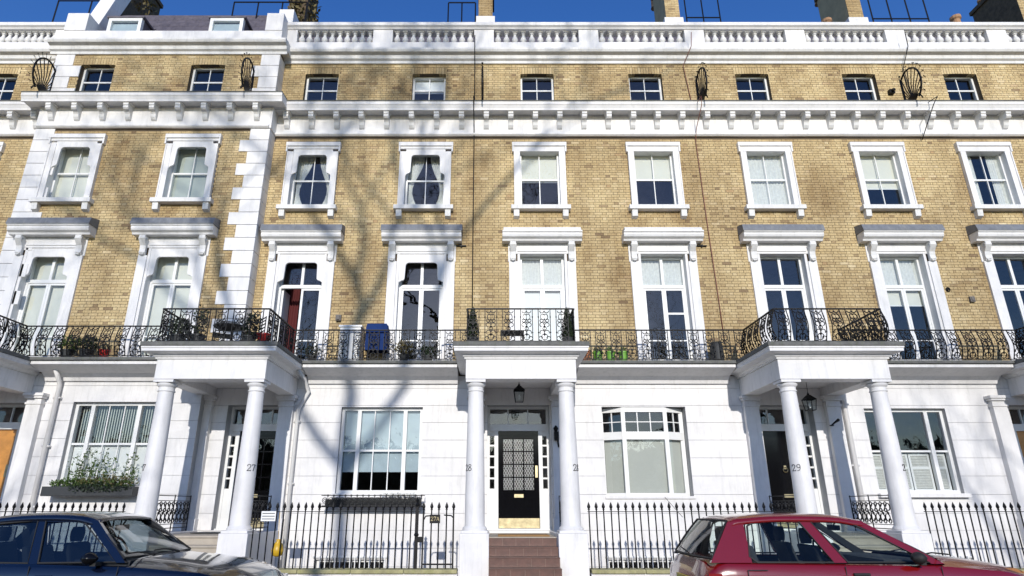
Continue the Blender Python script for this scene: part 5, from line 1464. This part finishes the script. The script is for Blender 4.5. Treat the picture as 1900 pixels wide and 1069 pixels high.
    m = MB(); m.box(X0 + s1 + .0, X0 + s1 + .04, YC - .12, YC + .12, z1 - .13, z1 - .07); m.tube([(X0 + s1 + .02, YC, z1 - .08), (X0 + s1 + .06, YC, z1 - .01)], .01, 5); m.build('interior_mirror', M['rubber'], t)
    MB().box(X0 + c0 + .05, X0 + c1 - .1, YC - hwid * .83, YC + hwid * .83, .27, .31).build('cabin_floor', M['seat'], t)
    for q in (-1, 1): MB().box(X0 + c0 + .1, X0 + c1 - .05, *sorted((YC + q * hwid * .86, YC + q * hwid * .90)), .3, spec['zb'] - .03).build('door_card', M['seat'], t)
    return t


blue = make_car(dict(name='parked_saloon_car', x0=-7.05, yc=8.15, L=4.5, W=1.80, paint='blue_pat', glass='carglass_dark', label='dark blue saloon car parked at the left, bonnet towards the steps of number 27',
    deck=[(0, .60), (.03, .92), (.12, 1.02), (.55, 1.05), (.80, 1.03), (2.2, .99), (3.12, .985), (3.30, .97), (3.7, .93), (4.1, .86), (4.34, .76), (4.46, .62), (4.5, .45)],
    belt=[(0, .86), (.6, .93), (2.0, .915), (3.2, .88), (3.9, .82), (4.3, .70), (4.5, .50)], plan=[(0, .80), (.12, .90), (.5, .97), (1.2, 1.0), (3.2, 1.0), (3.9, .96), (4.25, .86), (4.42, .72), (4.5, .55)],
    roof=[(.98, 1.27), (1.2, 1.35), (1.6, 1.40), (2.0, 1.415), (2.35, 1.40), (2.58, 1.35)], roofw=.56, zb=.93, zr=1.36, cabin=(.72, 3.14), wheels=(.88, 3.72),
    pillars=[('p', [(3.08, .93), (2.98, .93), (2.46, 1.33), (2.56, 1.355)]), ('p', [(2.13, .92), (2.03, .92), (1.88, 1.36), (1.97, 1.36)]), ('p', [(1.12, .93), (.62, 1.0), (.98, 1.27), (1.25, 1.35), (1.18, 1.24)]),
             ('p', [(2.56, 1.355), (2.46, 1.33), (1.2, 1.35), (1.0, 1.30), (1.6, 1.395), (2.1, 1.405)])],
    windows=[[(2.97, .935), (2.14, .925), (1.97, 1.355), (2.40, 1.345)], [(2.03, .925), (1.14, .935), (1.22, 1.30), (1.88, 1.355)]],
    ws=(3.14, .975, 2.50, 1.365), rs=(.70, 1.03, 1.08, 1.32), mirror=(2.78, .98), mirrormat='black_door', handles=[(2.28, .80), (1.25, .83)], handlemat='blue_pat',
    lines=[(2.1, .90, 2.12, .35), (3.05, .90, 3.02, .35), (.9, .77, 3.1, .73)], lamps=[('headlamp', 'lamp_clear', 4.08, 4.40, .60, .69), ('tail_lamp', 'lamp_red', .02, .30, .72, .86), ('indicator', 'amber', 3.25, 3.37, .70, .725)], seats=(2.1, 1.15), seal=True, drv=1))
red = make_car(dict(name='parked_hatchback_car', x0=2.33, yc=8.35, L=4.02, W=1.70, paint='red_paint', glass='carglass', label='crimson three-door hatchback parked at the right before number 29',
    deck=[(0, .45), (.03, .78), (.08, .93), (.35, .955), (2.4, .96), (2.72, .975), (2.90, .965), (3.3, .92), (3.65, .86), (3.86, .77), (3.98, .62), (4.02, .42)],
    belt=[(0, .74), (.2, .90), (1.5, .885), (2.7, .875), (3.4, .82), (3.85, .70), (4.02, .50)], plan=[(0, .86), (.08, .93), (.4, .98), (1.2, 1.0), (2.8, 1.0), (3.4, .97), (3.75, .90), (3.92, .80), (4.02, .62)],
    roof=[(.42, 1.335), (.52, 1.365), (.9, 1.395), (1.3, 1.40), (1.7, 1.385), (1.98, 1.34)], roofw=.55, zb=.91, zr=1.35, cabin=(.36, 2.72), wheels=(.72, 3.20),
    pillars=[('p', [(2.70, .90), (2.56, .90), (1.86, 1.33), (1.96, 1.345)]), ('p', [(1.62, .91), (1.48, .91), (1.24, 1.345), (1.36, 1.345)]), ('p', [(.56, .91), (.10, .91), (.40, 1.33), (.66, 1.345), (.58, 1.30)]),
             ('p', [(1.98, 1.345), (1.86, 1.325), (.60, 1.335), (.44, 1.335), (1.0, 1.385), (1.6, 1.38)])],
    windows=[[(2.54, .915), (1.63, .915), (1.37, 1.335), (1.82, 1.328)], [(1.47, .915), (.62, .915), (.55, .97), (.62, 1.29), (.72, 1.335), (1.23, 1.34)]],
    ws=(2.72, .955, 1.91, 1.355), rs=(.06, .95, .36, 1.345), mirror=(2.36, .97), mirrormat='rubber', handles=[(1.72, .80)], handlemat='rubber',
    lines=[(1.56, .88, 1.54, .35), (2.62, .88, 2.60, .35), (.15, .72, 3.2, .70), (.48, .84, .48, .66), (.48, .84, .70, .84)], lamps=[('headlamp', 'lamp_clear', 3.72, 3.95, .56, .68), ('tail_lamp', 'lamp_red', .06, .20, .62, .80), ('side_repeater', 'amber', 3.05, 3.14, .74, .77)], seats=(1.72, .95), seal=True, drv=1))
MB().box(2.315, 2.34, 8.1, 8.62, .60, .72).build('number_plate', M['plate_yellow'], red)
m = MB(); m.tube([(2.5, 8.75, 1.37), (2.3, 8.8, 1.62)], .004, 4); m.build('aerial', M['rubber'], red)

# ------------------------------------------------------------------ bare trees of the garden square behind the viewer (they throw the branch shadows)
def bare_tree(x, y, h, seed, label, lean=0.0, levels=6, r0=.26, fork=.42, limb=None, heads=None, keep=.68):
    t = thing('bare_tree', (x, y, 0), label, 'tree')
    rg = random.Random(seed); trunk = MB(); limbs = MB(); tw = MB()

    def grow(p, d, length, r, lev):
        n = 5 if lev < 3 else 3 if lev < 5 else 2; pts = [p]; rr = [r]; q = Vector(p); dd = Vector(d)
        for k in range(n):
            dd = (dd + Vector((rg.uniform(-1, 1), rg.uniform(-1, 1), rg.uniform(-.4, .8))) * (.26 if lev else .05)).normalized(); q = q + dd * length / n; pts.append(tuple(q)); rr.append(r * (1 - (.38 if keep < .7 else .25) * (k + 1) / n))
        (trunk if lev == 0 else limbs if lev < 4 else tw).tube(pts, rr, 8 if lev == 0 else 6 if lev < 3 else 4 if lev < 4 else 3, cap=False)
        if lev >= levels: return
        if lev == 0 and heads:
            for hx, hy, hz, hl, hr in heads: grow(pts[-1], Vector((hx, hy, hz)).normalized(), hl, hr, 1)
            return
        kids = 3 if lev == 0 else rg.choice((3, 3, 4)) if lev < 4 else rg.choice((2, 3, 3))
        base = rg.uniform(0, 6.28)
        for k in range(kids):
            a = base + k * 6.283 / kids + rg.uniform(-.5, .5); sp = rg.uniform(.45, .85) if lev else rg.uniform(.35, .6)
            ax = dd.orthogonal().normalized(); bx = dd.cross(ax); nd = (dd + (ax * math.cos(a) + bx * math.sin(a)) * sp + Vector((0, 0, .12))).normalized()
            k0 = len(pts) - 1 if k < 2 else max(1, len(pts) - 2)
            grow(pts[k0], nd, (limb if limb and lev == 0 else length * (1.0 if lev else .8)) * rg.uniform(.62, .86), rr[k0] * rg.uniform(keep - .1, keep + .1), lev + 1)
    grow((x, y, -.1), Vector((lean, 0, 1)), h * fork, r0, 0)
    trunk.smooth = limbs.smooth = True
    trunk.build('trunk', M['bark'], t); limbs.build('limb', M['bark'], t); tag(tw.build('twigs', M['bark'], t), kind='stuff')


bare_tree(-2.3, -15.5, 29, 3, 'tall bare tree behind the viewer, casting branch shadows on numbers 27 and 28', levels=6, r0=.19, fork=.46, keep=.78, heads=((-.95, .1, 1, 4.5, .13), (-.15, -.2, 1, 5.2, .18), (.55, .15, 1, 5.6, .14)))
bare_tree(-13.5, -10, 17, 9, 'bare tree in the square behind the viewer at the left', levels=6, r0=.2)
bare_tree(13.5, -11, 15, 14, 'bare tree in the square behind the viewer at the right', levels=6, r0=.2)
b = MB()  # added unseen trees that keep the bright horizon out of the reflections
for k in range(26): leaves(b, -75 + 6 * k, -48 + 3 * math.sin(k * 2.1), 4.5, 5, 3, 5.5 + math.sin(k * 1.7), 2600, .42, 80 + k)
for k in range(26): leaves(b, -75 + 6 * k, -49, 3.5, 4.6, 1.2, 4.6, 700, 1.7, 180 + k)
tag(b.build('added_tree_belt', M['leaf_dark']), 'added dark belt of unseen trees behind the viewer, darkening door and window reflections', 'trees', kind='stuff')
